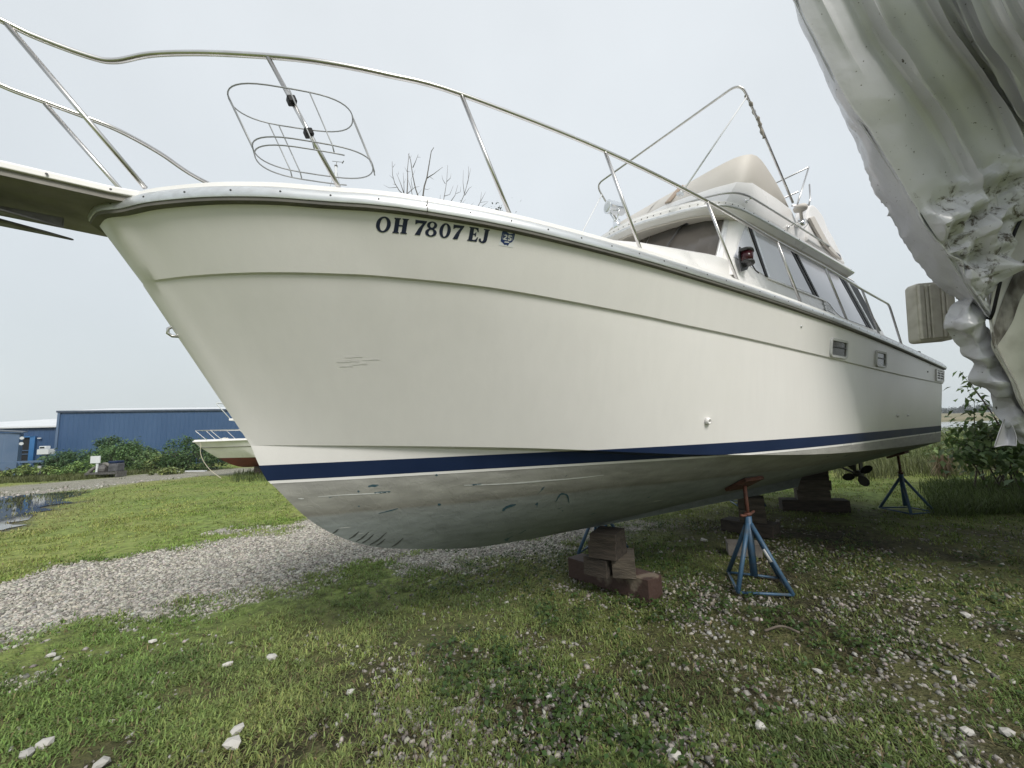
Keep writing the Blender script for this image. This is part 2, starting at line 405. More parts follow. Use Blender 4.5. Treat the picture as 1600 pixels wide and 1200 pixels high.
hull = link('hull', me, [GEL, ANTIFOUL], boat); shade_auto(hull, 24)
BV = BVHTree.FromBMesh(bm); bm.free()
def skin(t, z, side=1):                          # point and outward normal of the hull side
    for k in range(40):
        h = BV.ray_cast(Vector((t, -4*side, z-.005*k)), Vector((0, side, 0)))
        if h[0] is not None: break
    n = h[1]
    if n.y*side > 0: n = -n
    return h[0], n
def band(name, z_lo, z_hi, off, m_):
    b2 = stripe_src.copy()
    for z0, keep_hi in ((z_lo, True), (z_hi, False)):
        c_, n_ = wl(z0)
        bmesh.ops.bisect_plane(b2, geom=b2.verts[:]+b2.edges[:]+b2.faces[:], plane_co=c_, plane_no=n_, clear_inner=keep_hi, clear_outer=not keep_hi)
    b2.normal_update()
    sh = {vv: vv.normal*off for vv in b2.verts}
    for vv, d in sh.items(): vv.co += d
    m2 = bpy.data.meshes.new(name); b2.to_mesh(m2); b2.free()
    return shade_auto(link(name, m2, m_, boat), 24)
band('boot_stripe', STR_B, STR_T, .0025, NAVY)
band('boot_line', LINE_B, STR_B-.0012, .002, WHITE)
stripe_src.free()

# ---- sweeps along the gunwale (stern port -> bow -> stern starboard)
gt = np.concatenate([np.linspace(LOA, .9, 70), np.linspace(.9, .0, 40)[1:]])
gs, gz = sheer(gt)
path = [(t, s, z) for t, s, z in zip(gt, gs, gz)]+[(t, -s, z) for t, s, z in list(zip(gt, gs, gz))[::-1][1:]]
path = np.array(path)
tan = np.gradient(path[:, :2], axis=0); tan /= np.linalg.norm(tan, axis=1)[:, None]+1e-9
outn = np.stack([tan[:, 1], -tan[:, 0]], 1)
def sweep(name, prof, m_, i0=0, i1=None, parent=boat, cap=True):
    i1 = len(path) if i1 is None else i1; V = []; F = []; k = len(prof)
    for i in range(i0, i1):
        for o, h in prof:
            V.append(B(path[i, 0]+outn[i, 0]*o, path[i, 1]+outn[i, 1]*o, path[i, 2]+h))
    n = i1-i0
    for i in range(n-1):
        for j in range(k-1): F.append((i*k+j, i*k+j+1, (i+1)*k+j+1, (i+1)*k+j))
    if cap: F += [tuple(range(k)), tuple((n-1)*k+j for j in range(k))]
    return shade_auto(mesh(name, V, F, m_, parent), 40)
sweep('rail_gasket', [(-.01, -.014), (.026, -.012), (.03, .004), (.0, .006)], RUBBER)
rr = sweep('rub_rail', [(.0, .002), (.034, .004), (.040, .022), (.036, .046), (.026, .062), (-.005, .068)], ALU)
sweep('gunwale_cap', [(.002, .064), (.010, .075), (.006, .098), (-.02, .118), (-.06, .124), (-.12, .122), (-.15, .098)], WHITE)
cum = np.concatenate([[0], np.cumsum(np.linalg.norm(np.diff(path, axis=0), axis=1))])
s_ = MB(); d = .12
while d < cum[-1]:
    i = int(np.searchsorted(cum, d)); i = min(max(i, 1), len(path)-1); q = (d-cum[i-1])/(cum[i]-cum[i-1])
    p = path[i-1]*(1-q)+path[i]*q; o = outn[i]
    R_ = Vector((o[0], -o[1], 0)).to_track_quat('Z', 'Y').to_matrix()
    s_.lathe([(.0052, 0), (.0052, .002), (.003, .003)], 7, R_, B(p[0]+o[0]*.038, p[1]+o[1]*.038, p[2]+.034)); d += .235
tag(s_.build('screws', DKPLASTIC, rr), kind='stuff')
k_ = MB()                                       # butt joint of the rail
jp, jo = None, None
i = int(np.argmin(np.abs(path[:len(gt), 0]-1.51)))
k_.box(B(path[i, 0]+outn[i, 0]*.037, path[i, 1]+outn[i, 1]*.037, path[i, 2]+.034), (.004, .012, .062), Matrix.Rotation(math.atan2(-tan[i, 1], tan[i, 0]), 3, 'Z'))
k_.build('rail_joint', DKPLASTIC, rr)
# deck
V = []; F = []; dt = np.linspace(.12, LOA-.02, 60); ds, dz = sheer(dt)
for t, s, z in zip(dt, ds, dz):
    for q in np.linspace(-1, 1, 9): V.append(B(t, (s-.13 if s > .2 else s*.4)*q, z+.098+.05*(1-q*q)))
for i in range(59):
    for j in range(8): F.append((i*9+j, i*9+j+1, (i+1)*9+j+1, (i+1)*9+j))
mesh('deck', V, F, WHITE, boat, True)

# ---- registration number, drawn letter by letter and laid on the bow
def arc(cx, cy, rx, ry, a0, a1, n=12): return [(cx+rx*math.cos(math.radians(a0+(a1-a0)*k/n)), cy+ry*math.sin(math.radians(a0+(a1-a0)*k/n))) for k in range(n+1)]
def ell(cx, cy, rx, ry, n=26): return arc(cx, cy, rx, ry, 0, 360, n)[:-1]
GL = {   # outlines in a unit-high cell: [outer, holes...], width
 'O': ([ell(.42, .5, .42, .52), ell(.42, .5, .20, .42)], .84),
 '0': ([ell(.36, .5, .36, .52), ell(.36, .5, .14, .42)], .72),
 '8': ([arc(.35, .26, .36, .28, 118, 422, 20)+arc(.35, .76, .315, .26, -52, 232, 20), ell(.35, .26, .15, .19), ell(.35, .77, .125, .17)], .70),
 '7': ([[(.06, .70), (.03, 1.02), (.10, 1.0), (.74, 1.0), (.74, .93), (.56, .55), (.44, .0), (.12, .0), (.16, .10), (.30, .45), (.50, .80), (.24, .80), (.15, .77), (.11, .70)]], .74),
 'H': ([[(0, 0), (.40, 0), (.385, .07), (.33, .10), (.33, .46), (.54, .46), (.54, .10), (.485, .07), (.47, 0), (.87, 0), (.855, .07), (.80, .10), (.80, .90), (.855, .93), (.87, 1), (.47, 1), (.485, .93), (.54, .90), (.54, .56), (.33, .56), (.33, .90), (.385, .93), (.40, 1), (0, 1), (.015, .93), (.07, .90), (.07, .10), (.015, .07)]], .87),
 'E': ([[(0, 0), (.64, 0), (.70, .33), (.63, .33), (.56, .17), (.46, .11), (.33, .11), (.33, .46), (.43, .46), (.47, .36), (.53, .36), (.53, .66), (.47, .66), (.43, .56), (.33, .56), (.33, .90), (.44, .90), (.54, .83), (.60, .70), (.67, .70), (.62, 1), (0, 1), (.015, .93), (.07, .90), (.07, .10), (.015, .07)]], .70),
 'J': ([[(.22, 1), (.66, 1), (.645, .93), (.59, .90), (.58, .22), (.53, .08), (.40, -.03), (.22, -.03), (.06, .05), (.0, .17), (.05, .27), (.15, .27), (.17, .14), (.23, .08), (.30, .12), (.33, .24), (.33, .90), (.235, .93)]], .66)}
def lay_flat(name, polys, t0, z0, h, slope, m_, off=.0022, parent=boat, lean=0.0, wx=1.0):
    """flat print: 2-D outline laid on the port bow, u runs aft, v up"""
    tri = tessellate_polygon([[Vector((x, y, 0)) for x, y in p] for p in polys])
    flat = [q for p in polys for q in p]; bm_ = bmesh.new(); vs = []
    for x, y in flat: vs.append(bm_.verts.new((x, y, 0)))
    for a, b_, c_ in tri:
        try: bm_.faces.new((vs[a], vs[b_], vs[c_]))
        except ValueError: pass
    bmesh.ops.triangulate(bm_, faces=bm_.faces[:])
    for e_ in range(1): bmesh.ops.subdivide_edges(bm_, edges=[q for q in bm_.edges if q.calc_length() > .3], cuts=2)
    for vv in bm_.verts:
        x, y = vv.co.x*wx, vv.co.y
        p, n = skin(t0+(x+lean*y)*h, z0+y*h+slope*x*h); vv.co = p+n*off
    m2 = bpy.data.meshes.new(name); bm_.to_mesh(m2); bm_.free()
    return link(name, m2, m_, parent)
LH = .067; LT0, LZ0, LSL = 1.236, 2.681, -.018; LWX = 1.2
REG = [('O', 0.0), ('H', .99), ('7', 2.21), ('8', 2.95), ('0', 3.80), ('7', 4.60), ('E', 5.68), ('J', 6.43)]
for ch, x in REG:
    lay_flat('registration_letter', GL[ch][0], LT0+x*LH*LWX, LZ0+LSL*x*LH*LWX, LH, LSL, LETTER, lean=.0, wx=LWX)
st = lay_flat('registration_sticker', [[(0, 0), (1, 0), (1, 1), (0, 1)]], 1.871, 2.668, .076, -.03, STICKW, off=.0012, wx=1.12)
def on_sticker(name, poly, m_, off): return lay_flat(name, poly, 1.871, 2.668, .076, -.03, m_, off, st, wx=1.12)
on_sticker('state_shape', [[(.06, .93), (.20, .97), (.42, .93), (.58, .84), (.75, .90), (.97, .99), (.95, .55), (.86, .36), (.70, .26), (.62, .06), (.50, .12), (.38, .08), (.22, .20), (.07, .28)]], STICKB, .0020)
two = [(.23, .68), (.27, .76), (.40, .77), (.47, .70), (.46, .61), (.33, .49), (.47, .49), (.47, .41), (.22, .41), (.22, .49), (.37, .63), (.36, .68), (.31, .69)]
five = [(.53, .77), (.78, .77), (.78, .69), (.62, .69), (.62, .63), (.73, .63), (.79, .57), (.78, .45), (.70, .40), (.56, .40), (.52, .47), (.58, .50), (.66, .48), (.69, .52), (.66, .56), (.52, .56)]
on_sticker('sticker_numeral', [two], STICKW, .0027); on_sticker('sticker_numeral', [five], STICKW, .0027)
on_sticker('sticker_bar', [[(.34, .24), (.66, .27), (.66, .34), (.34, .31)]], STICKW, .0027)
on_sticker('sticker_tick', [[(.15, .42), (.165, .42), (.165, .78), (.15, .78)]], STICKW, .0027)
on_sticker('sticker_tick', [[(.84, .46), (.855, .46), (.855, .80), (.84, .80)]], STICKW, .0027)

# ---- portholes, louvre, drains, bow eye
def on_side(t, z, u, vv, off):                   # local offsets along the side (u aft, vv up), off outward
    p, n = skin(t+u, z+vv); return p+n*off
def rrect(wd, h, r, n=5):
    pts = []
    for cx, cy, a in ((wd/2-r, h/2-r, 0), (-wd/2+r, h/2-r, 90), (-wd/2+r, -h/2+r, 180), (wd/2-r, -h/2+r, 270)):
        pts += arc(cx, cy, r, r, a, a+90, n)
    return pts
PFRAME = noisy('porthole_grey', (.56, .56, .56), (.48, .48, .48), scale=8, rough=.4)
PDARK = noisy('dark_port_glass', (.02, .02, .021), (.05, .048, .046), scale=14, rough=.2)
def porthole(t, z, wd, h):
    o = rrect(wd, h, .045); i_ = rrect(wd-.062, h-.052, .018)
    V = [on_side(t, z, u, q, .001) for u, q in o]+[on_side(t, z, u*.97, q*.97, .018) for u, q in o]+[on_side(t, z, u, q, .016) for u, q in i_]+[on_side(t, z, u, q, .003) for u, q in i_]
    n = len(o); F = []
    for k in range(3):
        for j in range(n): F.append((k*n+j, k*n+(j+1) % n, (k+1)*n+(j+1) % n, (k+1)*n+j))
    fr = shade_auto(mesh('porthole', V, F, PFRAME, boat), 40)
    V = [on_side(t, z, u, q, .0035) for u, q in i_]+[on_side(t, z, u, q, .001) for u, q in i_]
    mesh('pane', V, [tuple(range(n)), tuple(range(n, 2*n))]+[(j, (j+1) % n, n+(j+1) % n, n+j) for j in range(n)], PDARK, fr)
    mb = MB(); mb.tube([on_side(t, z, -(wd-.08)/2, .012, .009), on_side(t, z, (wd-.08)/2, .012, .009)], .006, 6); mb.build('bar', DKPLASTIC, fr)
porthole(5.90, 2.345, .44, .20); porthole(7.20, 2.32, .38, .20)
lou = MB(); LT, LZ, LWD, LHH = 10.36, 2.265, .56, .19
fro = [(-LWD/2, -LHH/2), (LWD/2, -LHH/2), (LWD/2, LHH/2), (-LWD/2, LHH/2)]
V = [on_side(LT, LZ, u, q, .0) for u, q in fro]+[on_side(LT, LZ, u, q, .02) for u, q in fro]+[on_side(LT, LZ, u*.84, q*.84, .02) for u, q in fro]+[on_side(LT, LZ, u*.84, q*.84, .002) for u, q in fro]
F = [(k*4+j, k*4+(j+1) % 4, (k+1)*4+(j+1) % 4, (k+1)*4+j) for k in range(3) for j in range(4)]
lv = mesh('louvre_vent', V, F, WHITE, boat)
V = [on_side(LT, LZ, u*.84, q*.84, .0025) for u, q in fro]
mesh('vent_backing', V, [(0, 1, 2, 3)], BLACK, lv)
for k in range(4):
    zz = -.062+.041*k; mb = MB()
    mb.prism([on_side(LT, LZ, -.23, zz, .004), on_side(LT, LZ, .23, zz, .004), on_side(LT, LZ, .23, zz-.012, .018), on_side(LT, LZ, -.23, zz-.012, .018)], (0, 0, .014)); mb.build('slat', WHITE, lv)
mb = MB(); mb.prism([on_side(LT, LZ, -.012, -.08, .004), on_side(LT, LZ, .012, -.08, .004), on_side(LT, LZ, .012, .08, .004), on_side(LT, LZ, -.012, .08, .004)], (0, -.014, 0)); mb.build('mullion', WHITE, lv)
def fitting(name, t, z, r, m_, h=.02, hole=True):
    p, n = skin(t, z); R_ = n.to_track_quat('Z', 'Y').to_matrix()
    mb = MB(); mb.lathe([(r, 0), (r, h*.6), (r*.8, h), (r*.5, h), (r*.42, h*.25)] if hole else [(r, 0), (r*.9, h*.7), (r*.4, h)], 14, R_, p); o = mb.build(name, m_, boat, True)
    if hole:
        mb = MB(); mb.lathe([(r*.44, h*.26), (r*.44, h*.3)], 12, R_, p); mb.build('bore', BLACK, o)
fitting('drain_fitting', 3.78, 1.63, .028, WHITE, .03); fitting('drain_fitting', 7.95, 1.62, .022, WHITE); fitting('drain_fitting', 8.45, 1.62, .016, WHITE)
fitting('side_stud', 5.05, 2.49, .014, ALU, .008, False); fitting('side_stud', 9.55, 2.29, .014, DKPLASTIC, .008, False); fitting('side_stud', 9.7, 2.40, .012, ALU, .008, False)
mb = MB(); mb.tube([B(.38, .0, 2.285), B(.345, .0, 2.287), B(.325, .0, 2.272), B(.325, 0, 2.245), B(.345, .0, 2.23), B(.40, .0, 2.232)], .009, 8); mb.build('bow_eye', STEEL, boat, True)
# faint scuff on the flare
sc_m = noisy('scuff_grey', (.66, .645, .64), (.755, .735, .735), scale=22, rough=.5, lo=.40, hi=.56, stretch=(1, 1, 5))
def lay(name, poly, t0, z0, h, m_, off=.0015): return lay_flat(name, [poly], t0, z0, h, 0, m_, off)
for t_, z_, w_, h_ in ((1.14, 2.045, .12, .018), (1.18, 2.07, .09, .014), (1.22, 2.03, .08, .016), (1.16, 2.02, .07, .010), (1.27, 2.055, .09, .008)):
    lay('scuff_mark', [(0, .1), (.3, 0), (.7, .25), (1, .1), (.95, .8), (.6, 1), (.35, .7), (.1, .9)] , t_, z_, h_, sc_m) if False else lay_flat('scuff_mark', [[(0, .1), (.3, 0), (.7, .25), (1, .1), (.95, .8), (.6, 1), (.35, .7), (.1, .9)]], t_, z_, h_, 0, sc_m, .0012, wx=w_/h_)
# scratches and worn patches of the bottom paint, laid on the skin where they are
def hull_hit(px, py):
    o_ = np.array([-OX*math.cos(ANG)-OY*math.sin(ANG), OX*math.sin(ANG)-OY*math.cos(ANG), EYE]); dd = ray(px, py)
    dl = np.array([dd[0]*math.cos(ANG)+dd[1]*math.sin(ANG), -dd[0]*math.sin(ANG)+dd[1]*math.cos(ANG), dd[2]])
    return BV.ray_cast(Vector(o_), Vector(dl).normalized())
def skin_mark(name, pts, wd, m_):
    L_, Rr = [], []
    P = smooth_path([(x, y, 0) for x, y in pts], 5); n = len(P)
    for k, p in enumerate(P):
        q0, q1 = P[max(k-1, 0)], P[min(k+1, n-1)]; tn = (q1-q0).normalized(); w_ = wd*(.35+.65*math.sin(math.pi*(k+.5)/n))*random.uniform(.7, 1.3)
        for sg, arr in ((1, L_), (-1, Rr)):
            h = hull_hit(p.x-tn.y*w_*sg, p.y+tn.x*w_*sg)
            if h[0] is None: return
            nn = h[1] if h[1].y < 0 else -h[1]; arr.append(h[0]+nn*.002)
    V = L_+Rr; mesh(name, V, [(k, k+1, n+k+1, n+k) for k in range(n-1)], m_, boat)
PALE = mat('scratch_pale', (.55, .56, .55), .6); OLDBLUE = mat('old_blue_coat', (.03, .075, .10), .6); DARKSTREAK = mat('dark_streak', (.05, .055, .052), .6)
skin_mark('paint_scratch', [(466, 779), (475, 779)], .9, PALE); skin_mark('paint_scratch', [(497, 776), (540, 773), (580, 771), (606, 769)], .8, PALE)
skin_mark('paint_scratch', [(725, 758), (760, 757), (800, 755), (850, 751), (900, 747), (943, 742)], 1.0, PALE)
skin_mark('paint_chip', [(585, 770), (610, 768)], 1.2, OLDBLUE); skin_mark('paint_chip', [(732, 758), (752, 756)], 1.2, OLDBLUE); skin_mark('paint_chip', [(680, 742), (684, 742)], 1.5, OLDBLUE); skin_mark('paint_chip', [(684, 788), (689, 788)], 1.5, OLDBLUE)
skin_mark('paint_chip', [(785, 798), (792, 792), (806, 788)], 2.2, OLDBLUE); skin_mark('paint_chip', [(868, 784), (876, 772), (886, 774), (889, 786)], 1.2, OLDBLUE); skin_mark('paint_chip', [(592, 802), (612, 797), (622, 794)], .9, OLDBLUE)
for x_, y_, l_ in ((478, 808, 10), (486, 815, 8), (494, 822, 8), (545, 842, 16), (556, 846, 20), (566, 848, 18), (578, 851, 26), (588, 852, 14), (612, 854, 18), (520, 833, 9)):
    skin_mark('dark_streak', [(x_, y_), (x_+l_*.5, y_-l_*.3), (x_+l_, y_-l_*.75)], 1.0, DARKSTREAK)

# ---- bow pulpit
def pul(half, z, t_f=-1.15, r=.2):
    left = [(.36, half+.05), (.10, half), (-.5, half-.02)]+[(t_f+r-r*math.sin(a), (half-.05)*math.cos(a)) for a in np.linspace(0, math.pi/2, 7)]
    return [B(t, s, z(t)) for t, s in left+[(t, -s) for t, s in left[::-1][1:]]]
ztop = lambda t: 2.938-.02*t
mb = MB(); mb.prism(pul(.285, lambda t: ztop(t)-.045), (0, 0, .03)); pp = mb.build('pulpit', WHITE, boat, bevel=.004)
mb = MB(); mb.prism(pul(.255, lambda t: ztop(t)-.0145), (0, 0, .020)); mb.build('pulpit_tread', WHITE, pp, bevel=.005)
und = noisy('stained_underside', (.25, .235, .21), (.15, .14, .125), scale=5, rough=.6, bump=.1)
mb = MB(); mb.prism(pul(.268, lambda t: ztop(t)-.075), (0, 0, .0295)); mb.build('pulpit_underside', und, pp)
mb = MB()
for t in (-.95, -.62, -.3, -.12, .1):
    for q in (1, -1): mb.lathe([(.006, 0), (.006, .003)], 7, Vector((0, -q, 0)).to_track_quat('Z', 'Y').to_matrix(), B(t, q*.283, ztop(t)-.03))
tag(mb.build('pulpit_screws', DKPLASTIC, pp), kind='stuff')

# ---- bow rail
RP = [(9.04, 1.51, 2.60), (8.93, 1.505, 2.83), (8.62, 1.50, 3.27), (7.39, 1.50, 3.29), (6.2, 1.47, 3.35), (5.08, 1.42, 3.40), (3.92, 1.35, 3.50), (2.8, 1.22, 3.60), (1.70, 1.09, 3.605), (1.27, 1.0, 3.585), (.96, .89, 3.585), (.735, .76, 3.605), (.46, .56, 3.645), (.23, .40, 3.648), (.08, .315, 3.60), (-.02, .285, 3.595), (-.2, .255, 3.62), (-.32, .25, 3.645), (-.7, .25, 3.73), (-1.0, .2, 3.79), (-1.12, 0, 3.81)]
half = smooth_path(RP[2:], 6); leg = round_path([RP[0], (8.66, 1.50, 3.285), RP[3]], .10)
prt = [Vector(q) for q in leg[:-1]]+half[6:]
SBW = [(-1.0, .2, 3.79), (-.7, .25, 3.70), (-.48, .25, 3.63), (-.33, .25, 3.61), (-.155, .26, 3.595), (0, .29, 3.585), (.17, .42, 3.59), (.365, .58, 3.57), (.735, .78, 3.575), (1.27, 1.0, 3.58)]
sbw = [Vector(p) for p in smooth_path(SBW, 6)]
full = prt+[Vector((q.x, -q.y, q.z)) for q in sbw]+[Vector((q.x, -q.y, q.z)) for q in prt[::-1] if q.x > 1.4]
mb = MB(); mb.tube([B(*q) for q in full], .0145, 9); mb.build('bow_rail', STEEL, boat, True)
POSTS = [((-.31, .25, 3.64), (.23, .30, 2.92)), ((.735, .76, 3.6), (1.07, .86, 2.90)), ((1.70, 1.09, 3.6), (2.0, 1.13, 2.86)), ((2.8, 1.22, 3.595), (3.08, 1.265, 2.82)), ((3.92, 1.35, 3.495), (4.30, 1.365, 2.78)), ((5.08, 1.42, 3.395), (5.50, 1.43, 2.73)), ((6.2, 1.47, 3.345), (6.74, 1.48, 2.68)), ((7.39, 1.50, 3.285), (7.90, 1.51, 2.63))]
for a, b_ in POSTS:
    for q in (1, -1):
        aa, bb = Vector((a[0], a[1]*q, a[2]-(.045 if q < 0 and a[0] < 0 else 0))), Vector((b_[0], b_[1]*q, b_[2]+.03))
        mb = MB(); mb.tube([B(*aa), B(*bb)], .0125, 8); mb.build('rail_post', STEEL, boat, True)
# wire fender basket clamped to the second post
bk = MB(); r_ = .0036
def on_post(f_): a, b_ = Vector(POSTS[1][0]), Vector(POSTS[1][1]); return a*(1-f_)+b_*f_
def loop(tc_, sc_, z_, lt, ls, tilt=0.0, dirs=(1, .0)):  # stadium loop in a plane through the post
    out = []
    for k in range(40):
        a = 2*math.pi*k/40; ca, sa = math.cos(a), math.sin(a)
        x = math.copysign(abs(ca)**.62, ca)*lt; y = math.copysign(abs(sa)**.85, sa)*ls
        out.append((tc_+x*.92-y*.25, sc_+x*.30+y*.97, z_+tilt*x))
    return out
l1 = loop(.855, .80, 3.325, .30, .135, .02); l2 = loop(.965, .80, 3.085, .30, .135, -.01); l3 = loop(.975, .80, 3.045, .30, .135, -.01)
for l in (l1, l2): bk.tube([B(*q) for q in l], r_, 6, closed=True)
bk.tube([B(*q) for q in l3[8:33]], r_, 6)
for i0 in (0, 1, 9, 10, 19, 20, 28, 29): bk.tube([B(*l1[i0]), B(*l2[i0]), B(*l3[i0])], r_*.9, 6)
bk.build('fender_basket', WIRE, boat, True)
for f_ in (.33, .57):
    c_ = on_post(f_); mb = MB(); mb.box(B(c_.x, c_.y+.01, c_.z), (.042, .046, .036), Matrix.Rotation(math.radians(-24), 3, 'Y')); mb.build('basket_clamp', BLACK, boat, bevel=.006)
# cleats
for q in (1, -1):
    mb = MB(); c_ = (.50, .40*q, 2.945); dr = Vector((.5, .30*q, 0)).normalized()
    for k in (-.045, .045): mb.tube([B(c_[0]+dr.x*k, c_[1]+dr.y*k, c_[2]-.03), B(c_[0]+dr.x*k*.9, c_[1]+dr.y*k*.9, c_[2]+.028)], .012, 8)
    mb.tube([B(c_[0]+dr.x*k, c_[1]+dr.y*k, c_[2]+.030-abs(k)*.03) for k in np.linspace(-.13, .13, 9)], [.006, .009, .011, .012, .012, .012, .011, .009, .006], 8)
    mb.build('cleat', ALU, boat, True)

# ---- trunk cabin
def trunk_outline(z_off_s, zf):
    base = [(1.55, 0), (1.62, .3), (1.9, .58), (2.4, .76), (2.9, .88), (3.5, .97), (4.5, 1.08), (5.0, 1.10)]
    return base
V = []; F = []; tt = np.linspace(1.55, 5.3, 26)
for t in tt:
    q = (t-1.55)/3.75
    hw = np.interp(t, [1.55, 1.9, 2.4, 2.9, 3.5, 4.5, 5.3], [.45, .66, .78, .875, .96, 1.075, 1.09])
    zt = np.interp(t, [1.55, 2.0, 2.78, 3.5, 4.48, 5.3], [2.93, 2.99, 3.10, 3.19, 3.262, 3.29]); zb = 2.83-.041*t+.09
    for s, z in ((hw+.12, zb-.02), (hw+.085, zb+(zt-zb)*.55), (hw+.035, zt-.028), (hw, zt), (hw*.8, zt+.035), (hw*.4, zt+.07), (0, zt+.08)): V.append((t, s, z))
m_ = 7
VV = [B(*q) for q in V]+[B(q[0], -q[1], q[2]) for q in V]; n0 = len(V)
for side in (0, 1):
    for i in range(len(tt)-1):
        for j in range(m_-1):
            a = side*n0+i*m_+j; F.append((a, a+1, a+m_+1, a+m_))
F.append(tuple(range(m_))+tuple(n0+j for j in range(m_-1, -1, -1)))
shade_auto(mesh('trunk_cabin', VV, F, WHITE, boat), 30)
for tc_, ln in ((3.82, .50), (4.62, .42)):       # long oval recesses in the trunk side
    hw = np.interp(tc_, [2.9, 3.5, 4.5, 5.3], [.875, .96, 1.075, 1.09])
    pts = rrect(ln, .062, .029); mb = MB()
    mb.tube([B(tc_+u, hw+.106-.10*(w_+.03), 2.83-.041*(tc_+u)+.09+.13+w_) for u, w_ in pts], .005, 6, closed=True); fr = mb.build('trunk_vent', WHITE, boat, True)
    mb = MB(); V2 = [B(tc_+u*.97, hw+.104-.10*(w_+.03), 2.83-.041*(tc_+u)+.22+w_*.9) for u, w_ in pts]; mb.prism(V2, (0, .006, 0)); mb.build('vent_recess', noisy('recess_grey', (.52, .52, .50), (.46, .46, .44), rough=.5), fr)

# ---- house
def hs(z): return 1.2-.119*(z-2.85)
half_b = [(3.95, 0), (4.0, .35), (4.08, .62), (4.26, .90), (4.48, 1.06), (4.62, hs(2.85))]
half_t = [(4.55, 0), (4.59, .35), (4.66, .60), (4.83, .88), (4.99, 1.01), (5.14, hs(3.86))]
zsb, zst = 3.05, 3.86
def house_pt(k, f_):                              # front face: k along outline, f_ up
    a, b_ = half_b, half_t; i = min(int(k), len(a)-2); q = k-i
    A = [a[i][j]*(1-q)+a[i+1][j]*q for j in (0, 1)]; C = [b_[i][j]*(1-q)+b_[i+1][j]*q for j in (0, 1)]
    return (A[0]*(1-f_)+C[0]*f_, A[1]*(1-f_)+C[1]*f_, zsb+(zst-zsb)*f_)
aft_t = lambda z: 8.97+(3.78-z)*1.02
V = []; cols_ = [('f', k) for k in range(5)]+[('s', 0), ('s', .12), ('s', .5), ('s', 1), ('a', .5), ('a', 1)]
lv_ = [0, .25, .5, .75, 1]
V = []
for side in (1, -1):
    for kind, q in cols_:
        for f_ in lv_:
            z = zsb+(zst-zsb)*f_
            if kind == 'f': p = house_pt(q, f_)
            elif kind == 's':
                p0 = house_pt(5, f_); z2 = z if q == 0 else (2.70 if f_ == 0 and q > .1 else z); t1 = aft_t(z2); p = (p0[0]+(t1-p0[0])*q, hs(z2), z2)
            else: p = (aft_t(z if f_ > 0 else 2.7), hs(z)*(1-q), z if f_ > 0 else 2.7)
            V.append(B(p[0], p[1]*side, p[2]))
m_ = len(lv_); n0 = len(cols_)*m_; F = []
for side in (0, 1):
    for i in range(len(cols_)-1):
        for j in range(m_-1): a = side*n0+i*m_+j; F.append((a, a+1, a+m_+1, a+m_))
shade_auto(mesh('house', V, F, WHITE, boat), 30)
def side_panel(name, poly, m_, off=.006, th=.008, parent=boat, q=1):
    V = [B(t, (hs(z)+off)*q, z) for t, z in poly]+[B(t, (hs(z)+off-th)*q, z) for t, z in poly]; n = len(poly)
    return mesh(name, V, [tuple(range(n)), tuple(range(2*n-1, n-1, -1))]+[(i, (i+1) % n, n+(i+1) % n, n+i) for i in range(n)], m_, parent)
def strip(a, b_, wd):                              # slanted bar outline between two (t,z) points
    return [(a[0]-wd/2, a[1]), (a[0]+wd/2, a[1]), (b_[0]+wd/2, b_[1]), (b_[0]-wd/2, b_[1])]
for q in (1, -1):
    W = [[(5.22, 3.775), (5.36, 3.195), (4.74, 3.27), (4.98, 3.52)], [(5.40, 3.775), (6.02, 3.775), (6.09, 3.205), (5.45, 3.185)], [(6.03, 3.775), (6.36, 3.765), (6.72, 3.215), (6.10, 3.205)],
         [(6.56, 3.765), (8.10, 3.755), (8.77, 3.035), (7.64, 3.035), (7.44, 3.09), (7.30, 3.175), (7.18, 3.205), (6.95, 3.21)], [(8.55, 3.735), (8.98, 3.72), (9.60, 3.06), (9.22, 3.05)]]
    for k, poly in enumerate(W):
        p_ = side_panel('side_window', poly, BLACK if k == 4 else GLASS, q=q)
    side_panel('window_divider', strip((5.29, 3.78), (5.405, 3.19), .055), BLACK, .011, .012, q=q)
    side_panel('window_divider', strip((5.36, 3.78), (5.455, 3.185), .05), ALU, .013, .014, q=q)
    side_panel('window_divider', strip((6.03, 3.776), (6.095, 3.203), .015), BLACK, .009, .01, q=q)
    side_panel('window_divider', strip((6.40, 3.775), (6.765, 3.21), .07), BLACK, .011, .012, q=q)
    side_panel('window_divider', strip((6.52, 3.775), (6.895, 3.21), .07), BLACK, .012, .012, q=q)
    side_panel('window_divider', strip((8.16, 3.76), (8.82, 3.035), .11), BLACK, .011, .012, q=q)
    side_panel('window_divider', strip((8.32, 3.755), (8.98, 3.035), .11), BLACK, .012, .012, q=q)
    side_panel('window_divider', strip((8.46, 3.75), (9.12, 3.03), .06), ALU, .014, .014, q=q)
    side_panel('window_head', [(5.1, 3.80), (9.0, 3.765), (9.0, 3.81), (5.1, 3.84)], ALU, .010, .012, q=q)
    side_panel('window_sill', [(5.42, 3.165), (6.95, 3.185), (7.18, 3.18), (7.18, 3.195), (6.95, 3.203), (5.42, 3.18)], WHITE, .014, .016, q=q)
    side_panel('soffit_gap', [(6.55, 3.815), (8.9, 3.80), (8.9, 3.83), (6.55, 3.845)], BLACK, .006, .008, q=q)
